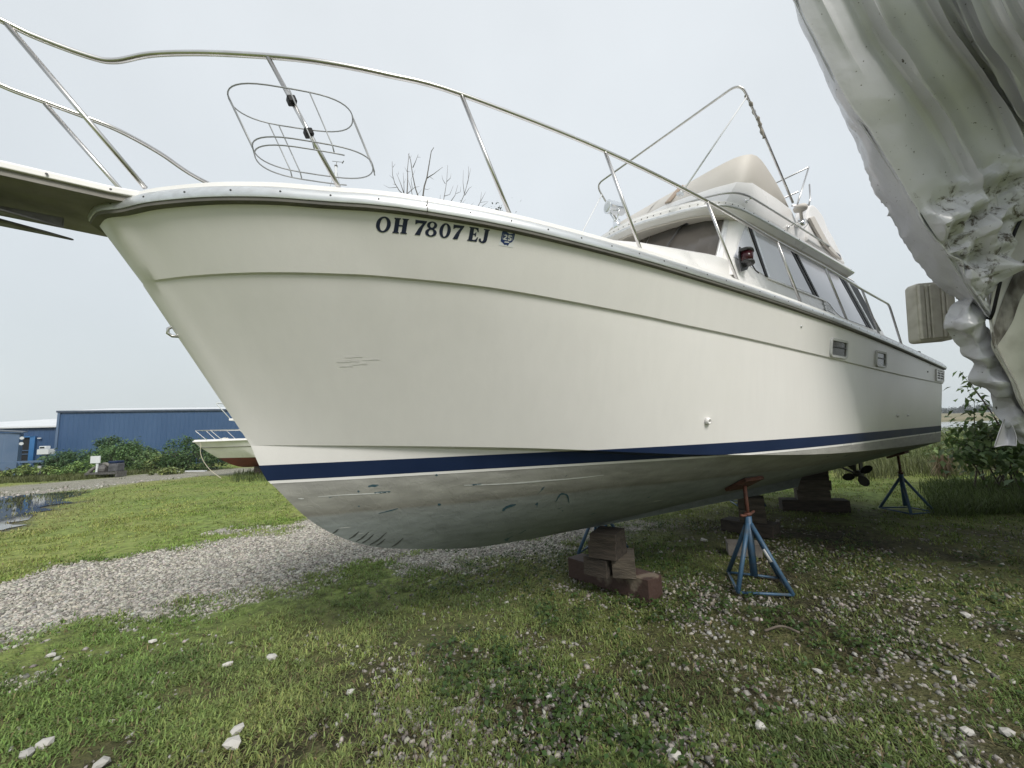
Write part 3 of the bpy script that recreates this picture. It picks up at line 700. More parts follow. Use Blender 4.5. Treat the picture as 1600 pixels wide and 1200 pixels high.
# windscreen panes
def front_pane(k0, k1, f0, f1, q, m_=WSHIELD, name='windscreen_pane', off=.012):
    ks = sorted({k0, k1, *[k for k in (0, 1, 2, 3, 4, 5) if k0 < k < k1], *[k+.5 for k in range(5) if k0 < k+.5 < k1]}); V = []
    for o in (off, off-.01):
        for f_ in (f0, f1):
            for k in ks:
                t, s, z = house_pt(k, f_); V.append(B(t-o*.9, (s+o*.5*(s > .2))*q, z+o*.3))
    n = len(ks); F = []
    for l in (0, 2):
        for i in range(n-1): F.append((l*n+i, l*n+i+1, (l+1)*n+i+1, (l+1)*n+i))
    for i in range(n-1): F += [(i, i+1, 2*n+i+1, 2*n+i), (n+i, n+i+1, 3*n+i+1, 3*n+i)]
    F += [(0, n, 3*n, 2*n), (n-1, 2*n-1, 4*n-1, 3*n-1)]
    return mesh(name, V, F, m_, boat)
for q in (1, -1):
    front_pane(1.02, 3.9, .12, .915, q); front_pane(.0, .98, .12, .915, q)
    front_pane(.0, 4.0, .915, .945, q, BLACK, 'windscreen_seal', .016)
    front_pane(3.95, 4.25, .1, .945, q, ALU, 'windscreen_pillar_trim', .02)
wp = MB(); a, b_, c_ = house_pt(2.35, .95), house_pt(2.2, .62), house_pt(2.05, .36)
wp.tube([B(a[0]-.04, a[1], a[2]), B(b_[0]-.06, b_[1], b_[2]), B(c_[0]-.04, c_[1], c_[2])], .009, 6); wp.box(B(a[0]-.05, a[1], a[2]-.01), (.05, .12, .05)); wp.box(B(a[0]-.035, a[1]-.10, a[2]-.03), (.03, .10, .09))
wp.tube([B(house_pt(1.7, .42)[0]-.035, house_pt(1.7, .42)[1], house_pt(1.7, .42)[2]), B(house_pt(2.5, .36)[0]-.035, house_pt(2.5, .36)[1], house_pt(2.5, .36)[2])], .007, 6)
wp.build('wiper', DKPLASTIC, boat)
# model lettering, a faint grey emblem and rows of small type
cu = bpy.data.curves.new('t', 'FONT'); cu.body = '3270'; cu.size = .105; cu.resolution_u = 2
tob = bpy.data.objects.new('t', cu); col.objects.link(tob); dg = bpy.context.evaluated_depsgraph_get()
tm = bpy.data.meshes.new_from_object(tob.evaluated_get(dg)); bpy.data.objects.remove(tob)
for vv in tm.vertices:
    x, y = vv.co.x*1.1, vv.co.y; z = 3.085+y-.07*x; vv.co = B(7.13+x, hs(z)+.004, z)
link('model_numerals', tm, GREYLINE, boat)
em = MB(); zc = 3.09
for p0, p1 in (((7.05, 3.155), (7.05, 3.03)), ((7.0, 3.13), (7.10, 3.122)), ((7.0, 3.06), (7.05, 3.03)), ((7.05, 3.03), (7.10, 3.05))): em.tube([B(p0[0], hs(p0[1])+.004, p0[1]), B(p1[0], hs(p1[1])+.004, p1[1])], .006, 5)
em.tube([B(7.05+.018*math.cos(a), hs(3.17)+.004, 3.172+.018*math.sin(a)) for a in np.linspace(0, 6.28, 9)[:-1]], .005, 5, closed=True)
em.build('anchor_emblem', GREYLINE, boat)
side_panel('model_underline', [(7.15, 3.055), (7.40, 3.035), (7.40, 3.045), (7.15, 3.067)], GREYLINE, .004, .004)

# ---- roof brow and flybridge
OUT = [(4.23, 0), (4.24, .2), (4.285, .42), (4.37, .61), (4.51, .87), (4.66, 1.04), (4.88, 1.14), (5.3, 1.175), (6.5, 1.19), (8.45, 1.2), (8.5, 1.12), (8.5, 0)]
def outline(ins, z):
    o = []
    for t, s in OUT:
        c = Vector((6.3, 0)); 
        tt_ = t+ins if t < 5 else (t if t < 8.4 else t-ins*.5); ss_ = max(s-ins, 0) if s > 0 else 0
        if t < 5: ss_ = s*(1-ins/1.5) if s < .9 else s-ins
        o.append((tt_, ss_))
    pts = smooth_path([(t, s, z) for t, s in o[:9]], 3)+[Vector((t, s, z)) for t, s in o[9:]]
    return [B(p.x, p.y, p.z) for p in pts]+[B(p.x, -p.y, p.z) for p in pts[::-1][1:-1]]
def slab(name, levels, m_, sharp=30):
    V = []; F = []; n = None
    for ins, z in levels:
        o = outline(ins, z); n = len(o); V += o
    for k in range(len(levels)-1):
        for j in range(n): F.append((k*n+j, k*n+(j+1) % n, (k+1)*n+(j+1) % n, (k+1)*n+j))
    F.append(tuple(range(n))); F.append(tuple((len(levels)-1)*n+j for j in range(n)))
    return shade_auto(mesh(name, V, F, m_, boat), sharp)
slab('roof_brow', [(.05, 3.80), (.012, 3.825), (0, 3.832), (0, 3.868), (.010, 3.878), (.028, 3.88), (.03, 3.925), (.04, 3.94), (.085, 3.95), (.09, 3.985), (.12, 4.0)], WHITE, 28)
slab('brow_moulding', [(-.004, 3.838), (-.011, 3.846), (-.011, 3.858), (-.004, 3.866)], ALU, 28)
slab('roof_lining', [(.075, 3.786), (.06, 3.799)], BEIGE)
mb = MB()
for j in range(0, 26):
    o = outline(.022, 3.905); n = len(o)//2; k = int(j*(n-1)/26); p = Vector(o[k])
    mb.lathe([(.0045, 0), (.0045, .008)], 6, Matrix.Rotation(math.pi/2, 3, 'Y'), p)
tag(mb.build('brow_screws', DKPLASTIC, boat), kind='stuff')
# coaming: side runs (t, half width, top)
cb = [(4.63, 0), (4.65, .3), (4.72, .58), (4.83, .84), (4.97, 1.01), (5.2, 1.085), (6.0, 1.10), (6.55, 1.10), (6.72, 1.10), (6.92, 1.10), (7.15, 1.10), (7.5, 1.10), (7.85, 1.10), (8.2, 1.10), (8.42, 1.10), (8.45, 1.0)]
ctp = [(4.97, 0, 4.35), (4.99, .3, 4.35), (5.07, .55, 4.35), (5.18, .83, 4.35), (5.30, 1.02, 4.355), (5.50, 1.10, 4.365), (6.1, 1.115, 4.355), (6.50, 1.115, 4.34), (6.68, 1.115, 4.17), (6.88, 1.115, 4.12), (7.05, 1.115, 4.18), (7.5, 1.115, 4.2), (7.85, 1.115, 4.2), (8.1, 1.115, 4.12), (8.38, 1.11, 4.05), (8.42, 1.0, 4.05)]
V = []; n = len(cb)
for side in (1, -1):
    for (t, s), (t2, s2, z2) in zip(cb, ctp):
        for f_ in (0, .5, .93, 1.0):
            V.append(B(t+(t2-t)*f_-(0.0), (s+(s2-s)*f_)*side, 3.985+(z2-3.985)*f_))
        V.append(B(t2+.03, max(s2-.045, 0)*side, z2+.004)); V.append(B(t2+.06, max(s2-.08, 0)*side, z2-.02)); V.append(B(t+.25, max(s-.10, 0)*side, 3.985))
F = []; m_ = 7
for side in (0, 1):
    for i in range(n-1):
        for j in range(m_-1): a = side*n*m_+i*m_+j; F.append((a, a+1, a+m_+1, a+m_))
shade_auto(mesh('flybridge_coaming', V, F, WHITE, boat), 32)
# rounded aft wings
for q in (1, -1):
    prof = [(6.90, 4.06), (6.98, 4.30), (7.08, 4.50), (7.22, 4.62), (7.42, 4.65), (7.66, 4.58), (7.78, 4.44), (8.0, 4.32), (8.36, 4.03), (8.38, 3.99), (6.9, 3.99)]
    prof = [(p.x, p.z) for p in smooth_path([(a, 0, b_) for a, b_ in prof[:9]], 3)]+prof[9:]
    mb = MB(); mb.prism([B(t, 1.135*q, z) for t, z in prof], (0, .17*q, 0)); mb.build('seat_wing', WHITE, boat, bevel=.03)
    mb = MB(); mb.prism([B(t, 1.139*q, z) for t, z in ((6.96, 4.33), (7.14, 4.41), (7.36, 4.27), (7.62, 4.12), (8.10, 3.995), (7.78, 3.992), (7.42, 4.06), (7.15, 4.2))], (0, -.035*q, 0)); mb.build('wing_moulding', BEIGE, boat, bevel=.008)
    for t in (7.62, 8.03):
        mb = MB(); mb.prism([B(t-.02, 1.137*q, 4.10), B(t+.13, 1.137*q, 4.09), B(t+.17, 1.137*q, 4.045), B(t+.02, 1.137*q, 4.05)], (0, -.003*q, 0)); mb.build('wing_stripe', NAVY, boat)
    mb = MB(); mb.tube([B(7.02, 1.05*q, 4.32), B(7.12, 1.05*q, 4.45), B(7.3, 1.05*q, 4.52)], .05, 8); mb.build('seat_cushion', BEIGE, boat, True)
# beige wind deflector
db = [(4.99, 0, 4.35), (5.01, .3, 4.35), (5.09, .55, 4.35), (5.20, .82, 4.35), (5.33, 1.02, 4.355), (5.52, 1.09, 4.36), (5.9, 1.10, 4.355), (6.30, 1.10, 4.35), (6.46, 1.10, 4.34)]
dtp = [(5.36, 0, 4.71), (5.365, .3, 4.71), (5.38, .58, 4.72), (5.41, .83, 4.735), (5.48, 1.02, 4.75), (5.62, 1.13, 4.735), (5.9, 1.145, 4.62), (6.22, 1.14, 4.45), (6.42, 1.12, 4.36)]
pb, pt = smooth_path(db, 3), smooth_path(dtp, 3); V = []; n = len(pb)
for side in (1, -1):
    for a, b_ in zip(pb, pt):
        mid = (a+b_)/2+Vector((-.015, .012, 0))
        for p in (a, mid, b_): V.append(B(p.x, p.y*side, p.z))
        for p in (b_, mid, a): V.append(B(p.x+.022, max(p.y-.02, 0)*side, p.z-.001))
F = []; m_ = 6
for side in (0, 1):
    for i in range(n-1):
        for j in range(m_-1): a = side*n*m_+i*m_+j; F.append((a, a+1, a+m_+1, a+m_))
shade_auto(mesh('wind_deflector', V, F, BEIGE, boat), 40)
mb = MB(); mb.prism([B(4.985, .30, 4.36), B(5.0, .36, 4.36), B(5.345, .36, 4.70), B(5.34, .30, 4.70)], (-.012, 0, .008)); mb.build('hinge_strap', noisy('faded_brown', (.36, .24, .17), (.42, .34, .26), scale=9), boat)
# handrail round the flybridge
hr = [(4.55, .36, 4.015), (4.56, .42, 4.05), (4.66, .64, 4.055), (4.78, .88, 4.06), (4.93, 1.07, 4.065), (5.15, 1.155, 4.07), (5.6, 1.17, 4.07), (6.6, 1.18, 4.065), (7.55, 1.185, 4.06)]
for q in (1, -1):
    mb = MB(); mb.tube([B(p.x, p.y*q, p.z) for p in smooth_path(hr, 5)], .0115, 8); h_ = mb.build('flybridge_handrail', STEEL, boat, True)
    for t in (5.25, 6.35, 7.45):
        mb = MB(); mb.tube([B(t, 1.175*q, 4.066), B(t, 1.10*q, 4.05)], .008, 6); mb.lathe([(.022, 0), (.02, .012)], 10, Matrix.Rotation(math.pi/2*q, 3, 'X'), B(t, 1.11*q, 4.05)); mb.build('rail_bracket', CHROME, h_, True)
# folding top frame
bow_ = [(6.56, 1.13, 4.44), (5.81, 1.15, 5.15), (5.39, 1.145, 5.575)]
pts = round_path([bow_[0], bow_[1], bow_[2], (5.39, -1.145, 5.575), (5.81, -1.15, 5.15), (6.56, -1.13, 4.44)], .14, 7)
mb = MB(); mb.tube([B(*p) for p in pts], .0145, 9); mb.build('top_frame_bow', STEEL, boat, True)
for q in (1, -1):
    mb = MB(); mb.tube([B(5.52, 1.145*q, 5.455), B(4.40, .84*q, 3.99)], .0095, 7); mb.build('top_frame_strut', noisy('white_tube', (.74, .75, .76), (.66, .67, .68), scale=9, rough=.3) if q == 1 else bpy.data.materials['white_tube'], boat, True)
    mb = MB(); mb.box(B(4.40, .84*q, 4.0), (.07, .04, .03)); mb.tube([B(4.40, .84*q, 4.0), B(4.42, .845*q, 4.04)], .014, 8); mb.build('strut_foot', ALU, boat)
mb = MB(); mb.tube([B(p.x, p.y, p.z) for p in smooth_path([(5.50, 1.135, 5.47), (5.58, 1.15, 5.38), (5.68, 1.14, 5.31), (5.73, 1.16, 5.22), (5.78, 1.15, 5.14), (5.80, 1.165, 5.02)], 4)], [.016+.008*math.sin(k*1.9) for k in range(21)], 7); mb.build('lashed_strap', noisy('old_webbing', (.34, .31, .26), (.24, .22, .19), scale=20, rough=.9), boat, True)
# stainless rails at the back of the flybridge
for pth, nm in (([(7.22, 1.165, 5.17), (7.22, .3, 5.17), (7.22, -1.165, 5.17)], 'seat_rail'), ([(6.85, 1.12, 4.70), (6.85, -1.12, 4.70)], 'seat_rail'), ([(6.62, 1.13, 4.36), (7.22, 1.165, 5.17)], 'seat_rail_post'), ([(7.24, 1.14, 4.93), (7.12, 1.16, 4.66), (7.06, 1.15, 4.55)], 'seat_rail_post'), ([(6.55, 1.12, 4.40), (7.06, 1.15, 4.56)], 'seat_rail'),
                    ([(6.62, -1.13, 4.36), (7.22, -1.165, 5.17)], 'seat_rail_post')):
    mb = MB(); mb.tube([B(*p) for p in pth], .0105, 8); mb.build(nm, STEEL, boat, True)
mb = MB(); mb.lathe([(.018, 0), (.018, .10), (.03, .11), (.075, .13), (.082, .16), (.07, .185), (.02, .20)], 16, None, B(6.60, 1.19, 4.19)); mb.build('antenna_dome', BEIGE, boat, True)
mb = MB(); mb.box(B(6.60, 1.165, 4.14), (.07, .09, .05)); mb.lathe([(.03, 0), (.03, .07)], 10, Matrix.Rotation(math.pi/2, 3, 'Y'), B(6.62, 1.17, 4.20)); mb.tube([B(6.66, 1.17, 4.21), B(6.75, 1.19, 4.24), B(6.78, 1.19, 4.17), B(6.70, 1.16, 4.10)], .005, 6); mb.build('antenna_bracket', CHROME, boat, True)
# searchlight
Rl = Vector((-.95, .22, .0)).to_track_quat('Z', 'Y').to_matrix()
lc = Vector(B(4.42, -.03, 4.30)); mb = MB()
mb.lathe([(.03, -.14), (.072, -.125), (.078, -.1), (.078, .08), (.084, .09), (.084, .105), (.076, .106)], 22, Rl, lc); sl = mb.build('searchlight', CHROME, boat); shade_auto(sl, 40)
mb = MB(); mb.lathe([(.074, .1), (.06, .112), (.03, .118), (.004, .12)], 20, Rl, lc); mb.build('lens', mat('lamp_lens', (.6, .62, .62), .12, .5, .8), sl, True)
mb = MB(); mb.tube([lc+Vector((0, .07, -.05)), lc+Vector((.01, .03, -.13)), lc+Vector((.02, 0, -.16))], .009, 7); mb.tube([lc+Vector((0, -.07, -.05)), lc+Vector((.01, -.03, -.13)), lc+Vector((.02, 0, -.16))], .009, 7)
mb.lathe([(.05, -.32), (.045, -.16), (.03, -.15)], 14, None, lc+Vector((.02, 0, 0))); mb.build('searchlight_yoke', CHROME, sl, True)
# navigation light on the house side
nc = Vector(B(4.80, 1.20, 3.235))
mb = MB(); mb.prism([nc+Vector(q) for q in ((-.06, .0, -.14), (.05, .0, -.10), (.19, .0, .03), (.16, .0, .06), (-.05, 0, .12), (-.085, 0, .02))], (0, -.012, 0)); nv = mb.build('navigation_light', DKPLASTIC, boat)
mb = MB(); mb.lathe([(.055, -.05), (.058, .05)], 12, Matrix.Rotation(.2, 3, 'Y'), nc+Vector((-.02, -.05, 0))); mb.build('red_lens', REDLENS, nv, True)
for zz, rr_ in ((.055, .07), (-.065, .066)):
    mb = MB(); mb.lathe([(rr_, 0), (rr_*.96, .018)], 12, Matrix.Rotation(.2, 3, 'Y'), nc+Vector((-.02, -.05, zz))); mb.build('lamp_cap', DKPLASTIC, nv, True)
mb = MB(); mb.tube([nc+Vector((.15, -.01, .0)), nc+Vector((.22, -.015, -.07)), nc+Vector((.30, -.012, -.085))], .006, 5); mb.build('lamp_lead', BLACK, nv)
# cockpit coaming and canvas track at the stern
mb = MB(); mb.prism([B(9.2, 1.44, 2.50), B(9.2, 1.44, 2.62), B(9.6, 1.47, 2.66), B(10.45, 1.52, 2.60), B(10.62, 1.53, 2.50)], (0, .08, 0)); mb.prism([B(9.2, -1.44, 2.50), B(9.2, -1.44, 2.62), B(9.6, -1.47, 2.66), B(10.45, -1.52, 2.60), B(10.62, -1.53, 2.50)], (0, -.08, 0)); mb.build('cockpit_coaming', WHITE, boat, bevel=.01)
mb = MB(); mb.tube([B(9.15, 1.45, 2.64), B(9.6, 1.48, 2.685), B(9.9, 1.50, 2.66), B(10.15, 1.5, 2.68), B(10.2, 1.48, 2.64), B(10.45, 1.52, 2.63)], [.016, .02, .014, .022, .02, .012], 7); mb.build('canvas_track', BLACK, boat, True)
# running gear
for q in (1, -1):
    mb = MB(); hub = Vector(B(10.15, .45*q, .60))
    mb.lathe([(.03, -.12), (.055, -.09), (.055, .08), (.025, .14)], 12, Matrix.Rotation(math.pi/2, 3, 'Y'), hub); pr = mb.build('propeller', BRONZE, boat, True)
    for k in range(4):
        a = k*math.pi/2+.5; mb = MB(); pts = []
        for r_, wd in ((.05, .05), (.12, .12), (.19, .14), (.24, .08), (.255, .01)):
            for sgn in (-1, 1):
                th = a+sgn*wd/max(r_, .08)*.5; pts.append(hub+Vector((sgn*wd*.35, -math.cos(th)*r_, math.sin(th)*r_)))
        V = pts+[p+Vector((.012, 0, 0)) for p in pts]; F = []
        for i in range(4):
            F.append((2*i, 2*i+1, 2*i+3, 2*i+2)); F.append((10+2*i, 10+2*i+2, 10+2*i+3, 10+2*i+1))
            F += [(2*i, 2*i+2, 12+2*i, 10+2*i), (2*i+1, 11+2*i, 13+2*i, 2*i+3)]
        mb.add(V, F); mb.build('propeller_blade', BRONZE, pr)
    mb = MB(); mb.tube([B(8.75, .45*q, .92), B(10.05, .45*q, .605)], .02, 8); mb.prism([B(9.95, .46*q, .64), B(10.06, .46*q, .62), B(10.0, .50*q, .86), B(9.9, .50*q, .88)], (0, .02, 0)); mb.build('shaft', BRONZE, boat)
    mb = MB(); mb.prism([B(10.30, .46*q, .45), B(10.48, .46*q, .45), B(10.50, .46*q, .84), B(10.32, .46*q, .86)], (0, .025, 0)); mb.build('rudder', BRONZE, boat, bevel=.008)

# ---- anchor stowed under the pulpit: a thing of its own
an = empty('anchor', (OX, OY, 0), ANG, 'dark two fluked anchor hanging under the bow pulpit', 'anchor')
for q in (1, -1):
    mb = MB(); s0 = .06*q
    mb.prism([B(-.10, s0*1.35, 2.735), B(-.20, s0*1.55, 2.745), B(-.50, s0*2.3, 2.775), B(-.86, s0*2.2, 2.81), B(-.88, s0*.45, 2.81), B(-.45, s0*.55, 2.775), B(-.20, s0*.95, 2.745)], (0, 0, .014)); mb.build('fluke', GALV, an, bevel=.004)
mb = MB(); mb.tube([B(-.88, -.30, 2.815), B(-.88, .30, 2.815)], .013, 8); mb.build('stock', GALV, an, True)
mb = MB(); mb.box(B(-.55, 0, 2.80), (.85, .022, .045)); mb.build('shank', GALV, an, bevel=.005)

# ================================================================== GROUND
def inside(P, poly):
    x, y = P[:, 0], P[:, 1]; r = np.zeros(len(P), bool); n = len(poly)
    for i in range(n):
        x0, y0 = poly[i][:2]; x1, y1 = poly[(i+1) % n][:2]
        with np.errstate(divide='ignore', invalid='ignore'):
            c = ((y0 > y) != (y1 > y)) & (x < (x1-x0)*(y-y0)/(y1-y0)+x0)
        r ^= c
    return r
def edge_dist(P, poly):
    d = np.full(len(P), 1e9); n = len(poly)
    for i in range(n):
        a = np.array(poly[i][:2]); b_ = np.array(poly[(i+1) % n][:2]); ab = b_-a
        t = np.clip(((P-a)@ab)/(ab@ab+1e-12), 0, 1); q = P-(a+t[:, None]*ab); d = np.minimum(d, np.hypot(q[:, 0], q[:, 1]))
    return d
def soft(P, poly, wd):                          # 1 inside, 0 outside, soft edge
    d = edge_dist(P, poly); s = np.where(inside(P, poly), d, -d); return np.clip(s/wd*.5+.5, 0, 1)
_perm = rng.random((64, 64))
def vnoise(P, sc_):                             # cheap value noise
    q = P/sc_; i = np.floor(q).astype(int); f_ = q-i; f_ = f_*f_*(3-2*f_)
    h = lambda a, b_: _perm[a % 64, b_ % 64]
    return (h(i[:, 0], i[:, 1])*(1-f_[:, 0])+h(i[:, 0]+1, i[:, 1])*f_[:, 0])*(1-f_[:, 1])+(h(i[:, 0], i[:, 1]+1)*(1-f_[:, 0])+h(i[:, 0]+1, i[:, 1]+1)*f_[:, 0])*f_[:, 1]
def fbm(P, sc_): return vnoise(P, sc_)*.5+vnoise(P+7.3, sc_*.5)*.3+vnoise(P+3.1, sc_*.22)*.2

gp = lambda L: [g(*p)[:2] for p in L]
DRIVE = gp([(-260, 985), (0, 905), (60, 888), (100, 880), (165, 872), (235, 862), (330, 838), (420, 832), (480, 812), (560, 800), (700, 790), (900, 790), (1000, 812), (900, 850), (800, 872), (700, 876), (640, 878), (560, 893), (450, 910), (350, 938), (220, 962), (120, 985), (0, 1022), (-260, 1115)])
ROAD = gp([(-400, 820), (0, 779), (60, 772), (130, 764), (230, 753), (330, 742), (420, 735.5), (600, 723), (600, 719), (420, 729), (300, 736), (200, 743), (100, 752), (0, 761), (-400, 800)])
RIGHT = gp([(700, 1290), (800, 1110), (850, 960), (960, 850), (1080, 800), (1200, 770), (1330, 800), (1500, 815), (1750, 820), (2100, 1300)])
PUDDLE = gp([(-300, 808), (-60, 780), (0, 776), (60, 772), (110, 768), (136, 769), (120, 775), (90, 780), (104, 786), (70, 790), (80, 797), (45, 802), (52, 810), (20, 816), (26, 822), (0, 829), (-120, 838), (-300, 850)])
WATER = [at(px, 648, 1)[:2]*d for px, d in ()]
def masks(P):
    n1 = fbm(P, 1.1)-.5; n2 = fbm(P+31, .35)-.5
    dr = np.clip(soft(P, DRIVE, .9)+n1*1.0+n2*.5, 0, 1); dr = np.clip((dr-.35)/.3, 0, 1)
    rd = np.clip((np.clip(soft(P, ROAD, 2.2)+n1*.6, 0, 1)-.35)/.3, 0, 1)
    rt = np.clip(soft(P, RIGHT, 2.2)+n1*.7+n2*.4, 0, 1)
    pd = np.clip((np.clip(soft(P, PUDDLE, 1.0)+n1*.8, 0, 1)-.3)/.3, 0, 1)
    return dr, rd, rt, pd
rad = np.concatenate([[0], np.geomspace(.6, 60, 330), np.geomspace(62, 880, 30)]); NA = 540
ang = np.linspace(0, 2*math.pi, NA, endpoint=False)
RR, AA = np.meshgrid(rad[1:], ang, indexing='ij')
P2 = np.stack([RR.ravel()*np.sin(AA.ravel()), RR.ravel()*np.cos(AA.ravel())], 1)
dr, rd, rt, pd = masks(P2)
near = np.exp(-RR.ravel()/25)
zz = (fbm(P2, .8)-.5)*.05*near+(fbm(P2+5, .22)-.5)*.03*near
zz = zz*(1-.6*dr)-pd*.0
zz -= .012
zz = np.where(inside(P2, PUDDLE) | (edge_dist(P2, PUDDLE) < .6), np.minimum(zz, -.012), zz)
Vg = np.concatenate([[[0, 0, -.01]], np.column_stack([P2, zz])])
nr = len(rad)-1; idx = 1+np.arange(nr*NA).reshape(nr, NA)
Fq = np.stack([idx[:-1], np.roll(idx, -1, 1)[:-1], np.roll(idx, -1, 1)[1:], idx[1:]], -1).reshape(-1, 4)
me = bpy.data.meshes.new('ground')
tri0 = [(0, int(idx[0, (j+1) % NA]), int(idx[0, j])) for j in range(NA)]
allF = [tuple(map(int, q[::-1])) for q in Fq]+tri0
me.from_pydata(Vg.tolist(), [], allF)
a_ = me.attributes.new('cover', 'FLOAT_COLOR', 'POINT'); cc = np.ones((len(Vg), 4), np.float32)
cc[1:, 0] = np.maximum(dr, rd*.85); nearf = np.exp(-(RR.ravel()/5.2)**4)*(1-np.clip(soft(P2, DRIVE, 2.4)*1.6, 0, 1)*.6); cc[1:, 1] = np.clip(np.maximum(rt, nearf*np.clip((fbm(P2+9, .5)-.12)/.25, 0, 1)), 0, 1); cc[1:, 2] = pd; cc[0, :3] = (0, .3, 0); a_.data.foreach_set('color', cc.ravel())

def ground_mat():
    m_ = mat('ground_cover', (.1, .1, .05), .9, spec=.2)
    at_ = nd(m_, 'ShaderNodeAttribute', attribute_name='cover'); sp = nd(m_, 'ShaderNodeSeparateColor'); lk(m_, at_.outputs['Color'], sp.inputs[0])
    tcn = nd(m_, 'ShaderNodeTexCoord'); O = tcn.outputs['Object']
    def noise_(s, d=6): n = nd(m_, 'ShaderNodeTexNoise', Scale=s, Detail=d); lk(m_, O, n.inputs['Vector']); return n.outputs[0]
    def ramp_(src, cols, ):
        r = nd(m_, 'ShaderNodeValToRGB'); el = r.color_ramp.elements
        while len(el) < len(cols): el.new(.5)
        for k, (p, c) in enumerate(cols): el[k].position = p; el[k].color = (*c, 1)
        lk(m_, src, r.inputs[0]); return r.outputs[0]
    def mix_(f_, a, b_):
        mx = nd(m_, 'ShaderNodeMix', data_type='RGBA'); lk(m_, f_, mx.inputs[0])
        for sck, q in ((mx.inputs[6], a), (mx.inputs[7], b_)): lk(m_, q, sck)
        return mx.outputs[2]
    grass = mix_(ramp_(noise_(.35, 4), [(.38, (0, 0, 0)), (.62, (1, 1, 1))]), ramp_(noise_(9), [(.3, (.05, .066, .02)), (.55, (.18, .25, .06)), (.75, (.27, .33, .10))]), ramp_(noise_(7), [(.3, (.085, .09, .03)), (.55, (.24, .27, .08)), (.75, (.34, .31, .13))]))
    dirt = ramp_(noise_(16), [(.28, (.013, .011, .008)), (.45, (.032, .027, .018)), (.6, (.06, .053, .03)), (.78, (.12, .105, .075))])  # bare soil, darkened further to carry the shade at the right
    vo = nd(m_, 'ShaderNodeTexVoronoi', Scale=48); lk(m_, O, vo.inputs['Vector'])
    vs = nd(m_, 'ShaderNodeSeparateColor'); lk(m_, vo.outputs['Color'], vs.inputs[0])
    stone = ramp_(vs.outputs[0], [(.0, (.14, .128, .115)), (.4, (.24, .225, .205)), (.75, (.33, .31, .285)), (1, (.46, .44, .41))])
    big = ramp_(noise_(1.1, 5), [(.3, (.8, .79, .78)), (.7, (1.05, 1.04, 1.02))])
    vm = nd(m_, 'ShaderNodeVectorMath', operation='MULTIPLY'); lk(m_, stone, vm.inputs[0]); lk(m_, big, vm.inputs[1])
    soil = mix_(sp.outputs[1], grass, dirt)
    col_ = mix_(sp.outputs[0], soil, vm.outputs[0])
    mud = ramp_(noise_(3), [(.35, (.035, .034, .028)), (.6, (.085, .08, .065))])
    col2 = mix_(sp.outputs[2], col_, mud)
    lk(m_, col2, bsdf(m_).inputs['Base Color'])
    bp = nd(m_, 'ShaderNodeBump', Strength=.6, Distance=.02); lk(m_, vo.outputs['Distance'], bp.inputs['Height'])
    n_ = noise_(30, 8); bp2 = nd(m_, 'ShaderNodeBump', Strength=.7, Distance=.03); lk(m_, n_, bp2.inputs['Height']); lk(m_, bp.outputs[0], bp2.inputs['Normal'])
    lk(m_, bp2.outputs[0], bsdf(m_).inputs['Normal'])
    return m_
go = link('ground', me, ground_mat(), smooth=True); tag(go, kind='structure')

# ---- puddle: shallow water with grass islands standing through it
wm = noisy('puddle_water', (.035, .036, .034), (.05, .048, .04), scale=2, rough=.035, spec=.9, rvar=.02)
pb_ = nd(wm, 'ShaderNodeTexNoise', Scale=7.0, Detail=3); tcn = nd(wm, 'ShaderNodeTexCoord'); lk(wm, tcn.outputs['Object'], pb_.inputs['Vector'])
bpn = nd(wm, 'ShaderNodeBump', Strength=.05, Distance=.01); lk(wm, pb_.outputs[0], bpn.inputs['Height']); lk(wm, bpn.outputs[0], bsdf(wm).inputs['Normal'])
pp_ = []
for i in range(len(PUDDLE)):
    a, b_ = PUDDLE[i], PUDDLE[(i+1) % len(PUDDLE)]; n = max(2, int(np.linalg.norm(b_-a)/.35))
    for k in range(n):
        q = a+(b_-a)*k/n; pp_.append((q[0]+random.uniform(-.14, .14), q[1]+random.uniform(-.14, .14), .002))
tr_ = tessellate_polygon([[Vector(p) for p in pp_]])
tag(mesh('puddle', pp_, tr_, wm), kind='structure')

# ================================================================== FAR SHORE ON THE RIGHT
lake_m = noisy('lake_water', (.30, .33, .35), (.24, .27, .29), scale=.05, rough=.12, spec=.9, stretch=(1, 1, 1))
def sector(name, az0, az1, r0, r1, z, m_, n=24):
    az = np.radians(np.linspace(az0, az1, n)); V = []
    for r_, jit in ((r0, 2), (r1, 8)):
        for a in az: rr2 = r_+random.uniform(-jit, jit); V.append((rr2*math.sin(a), rr2*math.cos(a), z))
    return mesh(name, V, [(i, i+1, n+i+1, n+i) for i in range(n-1)], m_)
tag(sector('lake', 38, 80, 52, 150, .02, lake_m), kind='structure')
fieldm = noisy('far_field', (.13, .125, .06), (.20, .17, .10), scale=.06, rough=.95)
V = []; F = []; az = np.radians(np.linspace(36, 82, 40))
for r_, z in ((146, .0), (150, .5), (190, 1.5), (260, 2.4), (420, 2.6)):
    for a in az: V.append((r_*math.sin(a), r_*math.cos(a), z+random.uniform(-.15, .25)*(z > 0)))
for i in range(4):
    for j in range(39): F.append((i*40+j, i*40+j+1, (i+1)*40+j+1, (i+1)*40+j))
tag(mesh('far_bank', V, F, fieldm, smooth=True), kind='structure')

